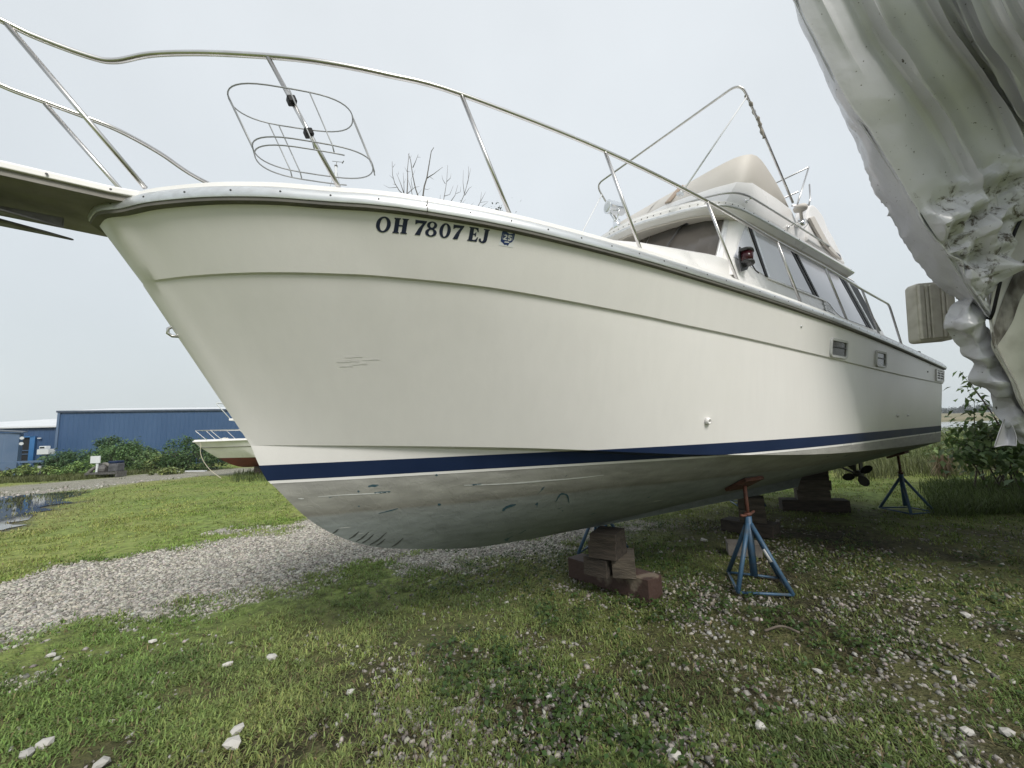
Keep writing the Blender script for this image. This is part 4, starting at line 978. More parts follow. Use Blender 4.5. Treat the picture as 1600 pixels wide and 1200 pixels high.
# ================================================================== FOLIAGE TOOLS
LEAF = tinted('leaf', .55, .35, .25)
TWIG = noisy('bark', (.075, .06, .045), (.13, .11, .09), scale=14, rough=.9, bump=.3)
DEADTWIG = noisy('dead_bark', (.10, .09, .085), (.16, .145, .135), scale=14, rough=.9)
def pal(c, n, var=.25):
    c = np.array(c); h = rng.uniform(1-var, 1+var, (n, 1)); w_ = rng.uniform(-.12, .12, (n, 1))
    return np.clip(c*h*(1+w_*np.array([1.2, .2, -.6])), .003, 1)
def leaves(name, pts, size, color, parent, droop=.3, aspect=.55, var=.3, smat=None):
    """each leaf is a bent blade of two quads"""
    n = len(pts); pts = np.asarray(pts); sz = size*rng.uniform(.6, 1.3, n)
    az = rng.uniform(0, 2*math.pi, n); el = rng.normal(-droop, .45, n)
    d = np.stack([np.cos(az)*np.cos(el), np.sin(az)*np.cos(el), np.sin(el)], 1)
    side = np.stack([-np.sin(az), np.cos(az), rng.normal(0, .35, n)], 1); side /= np.linalg.norm(side, axis=1)[:, None]
    nrm = np.cross(d, side)
    L = sz[:, None]; W_ = L*aspect*.5
    a = pts; m1 = pts+d*L*.45+side*W_+nrm*L*.06; m2 = pts+d*L*.45-side*W_+nrm*L*.06; mid = pts+d*L*.5+nrm*L*-.02; tip = pts+d*L-np.array([0, 0, 1])*L*.18
    V = np.stack([a, m1, mid, m2, tip], 1).reshape(-1, 3); b_ = np.arange(n)*5
    F = np.concatenate([np.stack([b_, b_+1, b_+2], 1), np.stack([b_, b_+2, b_+3], 1), np.stack([b_+1, b_+4, b_+2], 1), np.stack([b_+2, b_+4, b_+3], 1)])
    c = np.repeat(pal(color, n, var), 5, 0)
    return fast_mesh(name, V, F, smat or LEAF, parent, c)
def clumps(n_clump, per, rx, ry, rz, cr):
    """points spread in clumps through an uneven crown"""
    P = []
    for _ in range(n_clump):
        while True:
            q = rng.uniform(-1, 1, 3)
            if .25 < np.linalg.norm(q) < 1: break
        c = q*np.array([rx, ry, rz]); r_ = cr*rng.uniform(.55, 1.3)
        u = rng.normal(0, 1, (per, 3)); u /= np.linalg.norm(u, axis=1)[:, None]+1e-9
        P.append(c+u*r_*rng.uniform(.3, 1, (per, 1))**.6)
    return np.concatenate(P)
def bush(name, x, y, rx, ry, h, color, label, cat='bush', group=None, nc=26, per=46, leaf=.11, aspect=.5, z0=0.0):
    o = empty(name, (x, y, z0), 0, label, cat, group)
    P = clumps(nc, per, rx, ry, h*.5, min(rx, h)*.30)
    P[:, 2] += h*.52; k = 1-.35*np.clip((P[:, 2]/h-.5)*2, 0, 1); P[:, :2] *= k[:, None]
    P = P[P[:, 2] > .02]
    leaves('foliage', P, leaf, color, o, aspect=aspect)
    mb = MB()
    for _ in range(7):
        a = random.uniform(0, 6.28); q = random.uniform(.3, .8)
        p1 = Vector((math.cos(a)*rx*q*.5, math.sin(a)*ry*q*.5, h*.4)); p2 = Vector((math.cos(a)*rx*q, math.sin(a)*ry*q, h*random.uniform(.6, .85)))
        mb.tube([(0, 0, -.05), p1, p2], [.03*h*.5, .02*h*.5, .006], 5)
    mb.build('stem', TWIG, o)
    return o

# ================================================================== BLUE BUILDINGS
SIDING = noisy('blue_steel_siding', (.032, .075, .165), (.040, .088, .185), scale=.6, rough=.45, stretch=(1, 1, .3))
SIDING2 = noisy('blue_steel_siding_faded', (.075, .125, .215), (.10, .15, .24), scale=.8, rough=.5)
BLUETRIM = noisy('bright_blue_trim', (.03, .13, .32), (.04, .15, .35), scale=2, rough=.45)
ROOFW = noisy('white_steel_roof', (.62, .64, .66), (.55, .57, .59), scale=1.0, rough=.4)
DARKIN = mat('dark_opening', (.01, .012, .014), .8)
def ribbed(name, A, Bp, z0, z1, m_, parent, pitch=.30, depth=.045):
    A, Bp = Vector(A), Vector(Bp); d = Bp-A; L = d.length; d.normalize(); nrm = Vector((d.y, -d.x, 0)); n = int(L/pitch); V = []; F = []
    prof = []
    for i in range(n):
        x = i*pitch; prof += [(x, 0), (x+pitch*.62, 0), (x+pitch*.72, depth), (x+pitch*.9, depth)]
    prof.append((L, 0))
    for x, o in prof:
        p = A+d*x+nrm*o; V += [(p.x, p.y, z0), (p.x, p.y, z1)]
    for i in range(len(prof)-1): F.append((2*i, 2*i+2, 2*i+3, 2*i+1))
    return mesh(name, V, F, m_, parent)
mainL = at(88, 702, 30.2)[:2]; mainR = at(520, 690, 37.5)[:2]
wd = (mainR-mainL)/np.linalg.norm(mainR-mainL); wn = np.array([-wd[1], wd[0]])          # wn points away from the camera
H1 = at(88, 643.5, 30.2)[2]; H1R = H1
bl = empty('blue_warehouse', (mainL[0], mainL[1], 0), math.atan2(wd[1], wd[0]), 'large blue ribbed steel warehouse with flat eave behind the bushes', 'building')
Lm = float(np.linalg.norm(mainR-mainL))
ribbed('ribbed_wall', (0, 0, 0), (Lm, 0, 0), 0, H1-.02, SIDING, bl, .30, .018)
ribbed('ribbed_wall', (0, 14, 0), (0, 0, 0), 0, H1-.02, SIDING, bl, .30, .018)
mb = MB(); mb.box((Lm/2, 7, H1/2-.1), (Lm-.02, 13.9, H1-.25)); mb.build('shell', SIDING, bl)
mb = MB(); mb.box((Lm/2, -.06, H1), (Lm+.3, .16, .14)); mb.build('eave_gutter', noisy('eave_dark', (.05, .07, .11), (.07, .09, .13)), bl)
mb = MB(); mb.prism([(-.1, .03, H1+.02), (-.1, 7, H1+.75), (-.1, 14.0, H1+.02)], (Lm+.2, 0, 0)); mb.build('roof', ROOFW, bl)
mb = MB(); mb.box((-.02, -.02, H1/2), (.14, .14, H1-.15)); mb.build('corner_trim', SIDING2, bl)
# lower wing
lw0 = at(-60, 704, 29.6)[:2]; H2 = at(80, 667, 30.6)[2]
wing = empty('low_blue_wing', (mainL[0], mainL[1], 0), math.atan2(wd[1], wd[0]), 'lower blue steel wing with a pale pitched roof and vent pipe', 'building')
ribbed('ribbed_wall', (-16, .55, 0), (-.06, .55, 0), 0, H2, SIDING, wing, .30, .018)
mb = MB(); mb.box((-8, 6.3, H2/2-.1), (15.9, 11.2, H2-.25)); mb.build('shell', SIDING, wing)
mb = MB(); mb.add([(-12.4, .3, H2-.02), (-.12, .3, H2-.02), (-.12, 12.3, H2-.02), (-12.4, 12.3, H2-.02), (-2.3, 6.3, H2+.98), (-.12, 6.3, H2+.98)], [(0, 1, 5, 4), (1, 2, 5), (2, 3, 4, 5), (3, 0, 4), (0, 3, 2, 1)]); rf = mb.build('roof', ROOFW, wing)
mb = MB(); mb.tube([(-.72, 3.4, H2+.3), (-.72, 3.4, H2+1.0)], .07, 8); mb.build('vent_pipe', noisy('pipe_grey', (.2, .2, .21), (.28, .28, .29)), rf)
mb = MB(); mb.box((-4.5, .36, H2-.0), (15.6, .12, .10)); mb.build('gutter', ROOFW, rf)
dx = [-4.5, -3.85]
mb = MB(); mb.box((-1.95, .50, 1.62), (.56, .12, 1.95)); dr_ = mb.build('open_doorway', DARKIN, wing)
for x, w_ in ((-2.33, .20), (-1.53, .28)): mb = MB(); mb.box((x, .40, 1.5), (w_, .2, 2.3)); mb.build('door_jamb', BLUETRIM, dr_)
mb = MB(); mb.box((-1.95, .40, 2.63), (1.0, .2, .09)); mb.build('door_head', BLUETRIM, dr_)
for z in (1.35, 1.62): mb = MB(); mb.box((-1.97, .40, z), (.5, .05, .06)); mb.build('door_rail', SIDING2, dr_)
mb = MB(); mb.box((-1.2, .40, 2.5), (.2, .08, .06)); mb.build('wall_light', ROOFW, wing)
# small shed in front
s1 = at(28, 705, 26.5)[:2]; H3 = at(28, 676.5, 26.5)[2]
sh = empty('blue_shed', (s1[0], s1[1], 0), math.radians(46), 'small faded blue shed with a white panel beside the doorway', 'shed')
ribbed('shed_wall', (-7, 0, 0), (0, 0, 0), 0, H3, SIDING2, sh, .6, .02); ribbed('shed_wall', (0, 0, 0), (0, 2.0, 0), 0, H3, SIDING2, sh, .6, .02)
mb = MB(); mb.box((-3.5, 1.0, H3/2-.05), (6.95, 1.9, H3-.15)); mb.build('shell', SIDING2, sh)
mb = MB(); mb.prism([(.15, -.15, H3), (.15, 2.2, H3+.1), (-7, 2.2, H3+.9), (-7, -.15, H3+.8)], (0, 0, .07)); mb.build('roof', noisy('shed_roof', (.06, .08, .11), (.08, .10, .13)), sh)
mb = MB(); mb.box((-.98, -.05, H3-.62), (.22, .06, .95)); mb.build('white_panel', ROOFW, sh)
for z in (H3-.35, H3-.72): mb = MB(); mb.lathe([(.10, 0), (.10, .12)], 10, Matrix.Rotation(math.pi/2, 3, 'X'), (.12, -.05, z)); mb.build('floodlight', ROOFW, sh)
# trestle frame before the doorway
tf = at(30, 722, 24.0); tr = empty('blue_steel_trestle', (tf[0], tf[1], 0), math.radians(2), 'blue steel trestle beam on crossed legs in front of the shed', 'trestle')
mb = MB(); mb.box((-.6, 0, tf[2]), (3.9, .12, .12)); mb.build('beam', SIDING2, tr)
for x in (.1, .75):
    for sg in (-1, 1): mb = MB(); mb.tube([(x-sg*.42, -.25*sg, 0), (x+sg*.12, .05*sg, tf[2])], .055, 6); mb.build('leg', SIDING, tr)
mb = MB(); mb.box((1.3, -.1, .42), (.12, .1, .5)); mb.build('marker_plate', ROOFW, tr)
ac = at(72, 703, 26.5); acb = empty('white_air_unit', (ac[0], ac[1], ac[2]), 0, 'white box unit showing above the bushes by the doorway', 'air conditioner')
mb = MB(); mb.box((0, 0, -.12), (.75, .4, .34)); mb.build('casing', ROOFW, acb, bevel=.02)
mb = MB(); mb.box((-.1, 0, .16), (.45, .3, .2)); mb.build('fan_hood', ROOFW, acb, bevel=.03)
mb = MB(); mb.box((-.1, -.152, .16), (.3, .02, .1)); mb.build('grille', DARKIN, acb)
mb = MB(); mb.box((0, 0, -ac[2]/2-.15), (.3, .2, ac[2]-.3)); mb.build('pedestal', SIDING2, acb)
# bushes along the warehouse
BUSHES = [(-8, 738, 24.5, 1.1, .8, (.055, .05, .022), 'low brownish shrub at the far left by the shed'), (45, 742, 23.5, 1.4, 1.0, (.085, .115, .035), 'low yellow green shrub below the trestle'), (75, 735, 25.0, 1.3, 1.5, (.04, .068, .024), 'dark shrub under the white box unit'), (110, 738, 25.5, 1.7, 1.9, (.035, .065, .027), 'dark green bush at the warehouse corner'), (130, 742, 23.6, 1.6, 1.0, (.07, .11, .03), 'bright low bush left of the pump'),
          (158, 738, 26.5, 1.7, 2.05, (.042, .075, .026), 'mid green bush right behind the pump'), (185, 738, 26.0, 1.9, 2.15, (.05, .088, .030), 'rounded green bush just right of the pump'), (172, 736, 27.5, 1.4, 3.1, (.034, .062, .026), 'tall upright bush rising above the others'), (205, 736, 26.5, 1.6, 2.5, (.04, .07, .025), 'tall dark bush left of the warehouse middle'),
          (232, 738, 25.5, 1.5, 1.6, (.058, .09, .032), 'pale green bush in the middle of the row'), (250, 737, 25.0, 1.1, 1.2, (.09, .115, .04), 'yellowish weedy shrub beside the road'), (272, 734, 26.5, 1.3, 1.5, (.06, .09, .035), 'low bush left of the white red boat'), (292, 735, 25.5, 1.9, 2.6, (.032, .06, .02), 'dense dark bush behind the white red boat'), (325, 735, 25.0, 1.6, 1.9, (.035, .06, .022), 'dark bush under the bow of the white red boat'), (262, 740, 22.5, .8, .5, (.10, .12, .045), 'tuft of tall weeds at the road edge')]
for px, py, dep, rx, h, c, lab in BUSHES:
    p = at(px, py, dep); bush('bush', p[0], p[1], rx, rx*.7, h*.76, tuple(2.2*q_ for q_ in c), lab, 'bush', 'bushes along the blue warehouse', nc=int(16+14*rx*h*.6), per=60, leaf=.15, aspect=.55)
# pump on a skid by the road
pu = at(165, 738, 22.0); pm = empty('water_pump', (pu[0], pu[1], 0), 0, 'skid mounted water pump with a white sign and black hose', 'pump')
mb = MB(); mb.box((0, 0, .22), (1.7, .6, .1)); mb.build('skid', GALV, pm)
mb = MB(); mb.box((.58, 0, .52), (.50, .42, .42)); mb.build('engine', noisy('engine_dark', (.05, .05, .055), (.10, .10, .11)), pm, bevel=.03)
mb = MB(); mb.box((.55, 0, .80), (.50, .44, .14)); mb.build('engine_cover', NAVY, pm, bevel=.04)
mb = MB(); mb.lathe([(.25, -.2), (.28, -.1), (.28, .1), (.16, .2)], 14, Matrix.Rotation(math.pi/2, 3, 'Y'), (-.12, 0, .42)); mb.build('volute', GALV, pm)
mb = MB(); mb.tube([Vector(q) for q in smooth_path([(-.95, -.1, .05), (-.75, -.1, .35), (-.4, -.05, .62), (-.05, 0, .72), (.2, 0, .6)], 5)], .085, 8); mb.build('hose', RUBBER, pm, True)
mb = MB(); mb.box((-.30, -.3, .98), (.52, .04, .38)); mb.build('sign_board', ROOFW, pm)
mb = MB(); mb.box((-.22, -.26, .55), (.1, .05, .5)); mb.build('sign_post', ROOFW, pm)
mb = MB(); mb.box((.85, 0, .16), (.1, .55, .3)); mb.build('skid_end', GALV, pm)

# ================================================================== WHITE BOAT WITH RED BOTTOM (left, behind the yacht's stem)
b2p = at(300, 738, 19.0); b2 = empty('small_cruiser', (b2p[0], b2p[1], 0), math.radians(16), 'small white cruiser with red bottom paint propped on a block', 'boat')
REDB = noisy('red_bottom_paint', (.18, .035, .03), (.12, .03, .027), scale=3, rough=.6)
def zof(py): return at(340, py, 19.0)[2]
zg, zc, zk = zof(689), zof(716), zof(733)
L2 = 7.2; V = []; nst = 26
tt2 = (np.linspace(0, 1, nst)**1.4)
R2 = [[], [], [], [], []]
for q in tt2:
    for k, (t0, hw, z, pw) in enumerate(((0, 1.25, zg+.0, 2.2), (.06, 1.22, zg-.07, 2.2), (.30, 1.17, zg-.30, 2.0), (1.02, 1.05, zc, 1.9), (1.05, .02, zk, 1.0))):
        t = t0+(L2-t0)*q; s = hw*(1-(1-min((t-t0)/3.6, 1))**pw)
        zz2 = z if k < 4 else zk+(zc-zk)*max(0, 1-(t-t0)/1.2)**1.8
        if k == 3: zz2 = zc-.04*min(1, q*2)
        R2[k].append((t, s, zz2))
F = []; V = []
for side in (1, -1):
    for r_ in R2: V += [(t, -s*side, z) for t, s, z in r_]
for side in (0, 1):
    for i in range(4):
        for j in range(nst-1): a = side*5*nst+i*nst+j; F.append((a, a+1, a+nst+1, a+nst))
mi = [(1 if (k//(nst-1)) % 4 == 3 else 0) for k in range(len(F))]
F.append(tuple(i*nst+nst-1 for i in range(5))+tuple(5*nst+i*nst+nst-1 for i in range(4, -1, -1))); mi.append(0)
shade_auto(mesh('hull', V, F, [WHITE, REDB], b2, mi=mi), 25)
mb = MB()
for side in (1, -1): mb.tube([(t-.02, -(s+.015)*side, z+.0) for t, s, z in R2[0]], .045, 6)
mb.build('gunwale', WHITE, b2, True)
mb = MB()
for side in (1, -1): mb.tube([(t, -(s+.008)*side, z) for t, s, z in R2[2]], .016, 5)
mb.build('rub_strip', RUBBER, b2)
V = []
for t, s, z in R2[0]: V += [(t, -s, z+.01), (t, 0, z+.09), (t, s, z+.01)]
mesh('deck', V, [(3*i+j, 3*i+j+1, 3*i+4+j, 3*i+3+j) for i in range(nst-1) for j in range(2)], WHITE, b2)
zr = zof(672.5)
for side in (1, -1):
    mb = MB(); pth = [(.05, 0, zr+.03), (.6, -.62*side, zr+.01), (1.4, -.95*side, zr), (2.6, -1.1*side, zr-.02), (4.2, -1.15*side, zr-.04)]
    mb.tube(smooth_path(pth, 4), .018, 6); mb.build('bow_rail', STEEL, b2)
    for t, s in ((.62, .5), (1.35, .85), (2.55, 1.05)):
        mb = MB(); mb.tube([(t-.35, -(s+.05)*side, zr), (t+.12, -s*side, zg+.03)], .014, 6); mb.build('rail_post', STEEL, b2)
TARP = noisy('white_tarp', (.66, .65, .60), (.56, .55, .51), scale=6, rough=.6, bump=.5, bscale=9)
mb = MB()
for c_, r_ in (((2.75, -.2, zg+.22), .42), ((3.2, .1, zg+.34), .5), ((3.7, -.1, zg+.25), .5), ((1.3, 0, zg+.08), .25), ((2.3, 0, zg+.12), .2)):
    V = []; 
    for i in range(6):
        for j in range(12):
            a, b_ = i/5*math.pi/2, j/12*2*math.pi; rr2 = r_*random.uniform(.85, 1.15)
            V.append((c_[0]+rr2*math.cos(a)*math.cos(b_)*1.2, c_[1]+rr2*math.cos(a)*math.sin(b_)*1.3, c_[2]-.2+rr2*math.sin(a)))
    mb.add(V, [(i*12+j, i*12+(j+1) % 12, (i+1)*12+(j+1) % 12, (i+1)*12+j) for i in range(5) for j in range(12)])
mb.build('bundled_tarp', TARP, b2, True)
# cabin, windscreen frame and hardtop (mostly behind the yacht)
mb = MB(); mb.box((4.7, 0, zg+.35), (2.6, 1.9, .7), taper=.85); mb.build('cabin', WHITE, b2, bevel=.06)
mb = MB(); mb.box((4.6, 0, zg+1.0), (1.6, 1.5, .7), taper=.9); mb.build('cabin_window', WSHIELD, b2, bevel=.03)
zh, zt_ = zof(657), zof(631)
mb = MB(); mb.box((2.9, 0, zh), (2.4, 1.7, .10)); mb.build('flybridge_floor', WHITE, b2, bevel=.02)
mb = MB(); mb.box((3.0, 0, zof(664)), (1.7, 1.5, .06)); mb.build('teak_trim', noisy('teak', (.28, .16, .07), (.22, .12, .05)), b2)
for side in (1, -1):
    mb = MB(); mb.tube(round_path([(1.75, -.8*side, zh+.02), (1.12, -.8*side, zt_), (2.6, -.8*side, zt_), (4.0, -.8*side, zt_-.03)], .08), .022, 6); mb.build('top_frame', ROOFW, b2, True)
    mb = MB(); mb.tube([(1.9, -.6*side, zh+.05), (2.1, -.6*side, zh+.35)], .05, 6); mb.build('bridge_seat', WHITE, b2)
for x in (1.16, 2.6): mb = MB(); mb.tube([(x, .8, zt_), (x, -.8, zt_)], .02, 6); mb.build('top_crossbar', ROOFW, b2)
mb = MB(); mb.box((2.75, 0, zk/2-.02), (.3, .24, max(zk, .1)+.06)); bk2 = mb.build('keel_block', WOODD); bk2.location = b2.location; bk2.rotation_euler = b2.rotation_euler
tag(bk2, 'dark timber block under the keel of the red bottomed cruiser', 'timber block')
mb = MB(); mb.box((6.2, 0, zk/2-.02), (.5, .24, max(zk, .1)+.06)); mb.build('keel_prop', WOODD, b2)
mb = MB(); q0 = Vector((.42, -.33, zg-.05)); mb.tube(smooth_path([q0, q0+Vector((.06, -.05, -.6)), q0+Vector((.45, -.2, -1.2)), Vector((1.55, -.95, .0))], 6), .014, 5); rp_ = mb.build('mooring_rope', noisy('rope', (.5, .46, .38), (.42, .38, .3), scale=30, rough=.9)); rp_.location = b2.location; rp_.rotation_euler = b2.rotation_euler
tag(rp_, 'pale rope hanging from the bow of the white cruiser to the grass', 'rope')
for px, py, dep, ln, a, lab in ((300, 737.5, 19.8, 1.5, .1, 'long white plank lying at the road edge'), (333, 733, 20.6, .5, .4, 'short white scrap lying beside the cruiser')):
    p = g(px, py); mb = MB(); mb.box((0, 0, .05), (ln, .22, .06)); o = mb.build('plank', ROOFW); o.location = (p[0], p[1], 0); o.rotation_euler = (0, .03, a); tag(o, lab, 'plank')

# ================================================================== TIMBER BLOCKS UNDER THE KEEL
def timber(c, sz, az, m_, label, group='timber blocks under the yacht keel', tilt=(0, 0)):
    mb = MB(); mb.box((0, 0, 0), sz, jit=.005); o = mb.build('timber_block', m_, bevel=.004)
    o.location = c; o.rotation_euler = (tilt[0], tilt[1], az); return tag(o, label, 'timber block', group)
KA = math.radians(35)
c0 = (.915, 4.30)
baz = math.atan2(3.9-4.54, 1.10-.56)
bd = np.array([math.cos(baz), math.sin(baz)]); bnn = np.array([-bd[1], bd[0]])
fm = (np.array(g(892, 903)[:2])+np.array(g(999, 939)[:2]))/2
bc = fm+bnn*.13+bd*.03
timber((bc[0], bc[1], .10), (.98, .24, .20), baz, WOODR, 'long redbrown timber lying on the grass under the front block stack', tilt=(.0, .0))
def stk(px, py, z, sz, az, m_, lab, dz=0):
    p = g(px, py, z); timber((p[0], p[1], z), sz, az, m_, lab)
AZ1 = math.radians(-40)
sc0 = np.array([bc[0], bc[1]])
KX = lambda t, s: boat_world(t, s)[:2]
def stack_at(px, py, z): return g(px, py, z)
zk1 = float(keel(3.86))
p1 = g(940, 886, .28); timber((p1[0]+.03, p1[1]+.10, .285), (.24, .32, .165), AZ1, WOODD, 'dark square timber in the second layer of the front stack, left side')
p2 = g(977, 887, .28); timber((p2[0]+.02, p2[1]+.12, .29), (.21, .38, .175), math.radians(-16), WOODG, 'grey split timber in the second layer of the front stack, right side', tilt=(0, .0))
p3 = g(951, 862, .44); timber((p3[0]+.02, p3[1]+.12, .452), (.27, .32, .155), math.radians(-33), WOODD, 'dark timber in the third layer of the front stack')
p4 = g(950, 835, .60); timber((p4[0]+.02, p4[1]+.12, .527+(zk1-.527)/2-.004), (.25, .32, zk1-.531), math.radians(-31), WOODD, 'top brown timber wedged under the keel of the front stack')
# second stack
cx, cy = boat_world(6.98, 0.0)[:2]; zk2 = float(keel(6.98)); h1 = .17
timber((cx-.05, cy, .085), (.70, .30, .17), math.radians(-52), WOODD, 'dark bottom timber of the middle block stack')
timber((cx, cy, .17+(zk2-.17)/4), (.34, .26, (zk2-.17)/2-.003), math.radians(-28), WOODG, 'tan timber in the middle layer of the middle stack')
timber((cx, cy-.0, .17+(zk2-.17)*.75), (.34, .27, (zk2-.17)/2-.004), math.radians(-29), WOODG, 'tan timber on top of the middle block stack')
# rear stack
cx, cy = boat_world(9.25, 0.0)[:2]; zk3 = float(keel(9.25)); 
timber((cx, cy, .10), (1.0, .26, .20), math.radians(-22), WOODD, 'long dark bottom timber of the rear block stack')
lay_h = (zk3-.20)/3
for k, (m_, lab, w_) in enumerate(((WOODG, 'tan timber in the lower layer of the rear stack', .48), (WOODG, 'tan timber in the middle layer of the rear stack', .50), (WOODD, 'dark timber on top of the rear stack under the hull', .42))):
    timber((cx+.02*k, cy, .20+lay_h*(k+.5)), (w_, .30, lay_h-.003), math.radians(-25+3*k), m_, lab)
pz = g(1160, 862, .08); timber((pz[0]+.1, pz[1]+.15, .075), (.36, .2, .15), math.radians(-20), noisy('pale_block', (.17, .155, .14), (.10, .09, .08), scale=9, rough=.9, bump=.4), 'pale weathered block standing behind the front jack stand')

# ================================================================== JACK STANDS
def jack(x, y, top, rz, label, spread=.36, apex=.66, pad_tilt=None, pad=True, up=None):
    o = empty('jack_stand', (x, y, 0), rz, label, 'jack stand', 'jack stands around the yacht')
    feet = [(spread*math.cos(a), spread*math.sin(a), .025) for a in (math.radians(90), math.radians(-160), math.radians(-75), math.radians(5))]
    for f_ in feet:
        mb = MB(); mb.tube([(f_[0]*.06, f_[1]*.06, apex-.02), f_], .021, 8); mb.build('leg', JACKBLUE, o, True)
    for a, b_ in ((0, 1), (2, 3), (3, 0), (1, 2)):
        mb = MB(); mb.tube([feet[a], feet[b_]], .0135, 6); mb.build('base_bar', JACKBLUE, o, True)
    mb = MB(); mb.tube([(0, 0, .10), (0, 0, apex+.05)], .034, 10); mb.build('centre_tube', JACKBLUE, o, True)
    mb = MB(); mb.tube([(0, 0, apex+.05), (0, 0, top-.02)], .019, 8); mb.build('screw_rod', RUST, o, True)
    mb = MB(); mb.lathe([(.032, 0), (.038, .012), (.032, .03)], 10, None, (0, 0, apex+.055)); mb.tube([(-.13, -.05, apex+.075), (-.05, -.015, apex+.06), (.05, .02, apex+.06), (.13, .05, apex+.078)], .013, 7); mb.build('handle', RUST, o, True)
    mb = MB(); R_ = Matrix.Rotation(pad_tilt[0], 3, 'X') @ Matrix.Rotation(pad_tilt[1], 3, 'Y') if pad_tilt else None
    R_ = (Vector(up).to_track_quat('Z', 'Y').to_matrix()) if up is not None else R_
    mb.box((0, 0, top), (.30, .26, .035), R_); mb.build('pad', RUST, o, bevel=.006)
    return o
def hull_under(t, s):                             # bottom of the hull above a point
    h = BV.ray_cast(Vector((t, -s, -1)), Vector((0, 0, 1))); n = h[1]
    if n.z > 0: n = -n
    return h[0].z, n
def place_jack(t, s, rz, lab, spread=.36, apex=.60):
    z, n = hull_under(t, s); p = boat_world(t, s)
    nw = Matrix.Rotation(ANG-rz, 3, 'Z') @ (-n)
    return jack(p[0], p[1], z-.022, rz, lab, spread, apex, up=nw)
j1 = place_jack(4.94, .92, math.radians(15), 'blue jack stand with white label nearest the camera, rusty pad under the hull', .34, .62)
lf = Vector((.34*math.cos(math.radians(-75)), .34*math.sin(math.radians(-75)), .025)); ap = Vector((0, 0, .60))
mb = MB(); mb.tube([ap+(lf-ap)*.38, ap+(lf-ap)*.56], .0235, 8); mb.build('paper_label', PAPER, j1, True)
place_jack(10.10, 1.05, math.radians(35), 'dark blue jack stand under the yacht stern quarter', .34, .58)
place_jack(4.66, -.84, math.radians(4), 'blue jack stand half hidden behind the front block stack', .36, .60)
place_jack(9.0, -1.05, math.radians(20), 'far blue jack stand showing a leg behind the middle stack', .36, .58)

# ================================================================== BARE TREES BEHIND THE YACHT
def bare_tree(dep, limbs, base_px, label, name='bare_tree', rad0=.02):
    b0 = at(base_px, 690, dep); o = empty(name, (b0[0], b0[1], 0), 0, label, 'tree', 'bare trees behind the yacht')
    tk_ = MB(); zf = 6.0; tk_.tube([(0, 0, -.1), (.05, .02, 2.5), (0, 0, 5.0), (.03, 0, zf)], [.14, .11, .08, .06], 8); tk_.build('trunk', DEADTWIG, o, True)
    for k, (pl, r_) in enumerate(limbs):
        dj = random.uniform(-.6, .6); pts = [Vector(at(px, py, dep+dj*(j/len(pl))))-Vector((b0[0], b0[1], 0)) for j, (px, py) in enumerate(pl)]
        if r_ > 1.3: pts = [Vector((0, 0, zf-.3)), (Vector((0, 0, zf-.3))*.4+pts[0]*.6)+Vector((0, 0, -.2))]+pts
        n = len(pts); mb = MB(); mb.tube(pts, [r_*rad0*(1-.75*j/max(n-1, 1)) for j in range(n)], 6); mb.build('limb', DEADTWIG, o, True)
q = lambda L: [(590+x/7.273, 220+y/7.273) for x, y in L]
bare_tree(16, [(q([(330, 700), (325, 640), (245, 565), (195, 480), (170, 390), (165, 235)]), 1.6), (q([(330, 650), (338, 540), (342, 420), (340, 320), (358, 140)]), 2.0), (q([(480, 690), (430, 540), (400, 400), (375, 220), (350, 150)]), 2.0),
               (q([(505, 700), (530, 520), (560, 420), (590, 240), (610, 120), (640, 75)]), 2.4), (q([(560, 425), (640, 375), (740, 298)]), 1.2), (q([(400, 305), (430, 240), (462, 150)]), 1.0), (q([(300, 600), (260, 480), (215, 370)]), 1.0), (q([(300, 650), (300, 520), (290, 360)]), 1.0),
               (q([(215, 530), (130, 535), (68, 500)]), .6), (q([(200, 500), (170, 490)]), .5), (q([(180, 430), (135, 392)]), .5), (q([(175, 300), (200, 262)]), .5), (q([(405, 680), (380, 540), (345, 440)]), 1.0), (q([(340, 600), (420, 530), (475, 518)]), .8), (q([(335, 350), (305, 295)]), .5), (q([(342, 350), (375, 352)]), .5), (q([(400, 400), (425, 330)]), .5), (q([(455, 185), (490, 188)]), .5), (q([(530, 545), (570, 555), (595, 540)]), .5), (q([(600, 415), (640, 440)]), .5), (q([(395, 540), (380, 440), (410, 370)]), .6), (q([(365, 200), (385, 165)]), .5), (q([(515, 625), (540, 628)]), .4), (q([(430, 640), (510, 545)]), .4), (q([(235, 380), (240, 345)]), .4), (q([(300, 480), (318, 430)]), .4)], 652, 'bare leafless tree sticking up behind the yacht, taller left one')
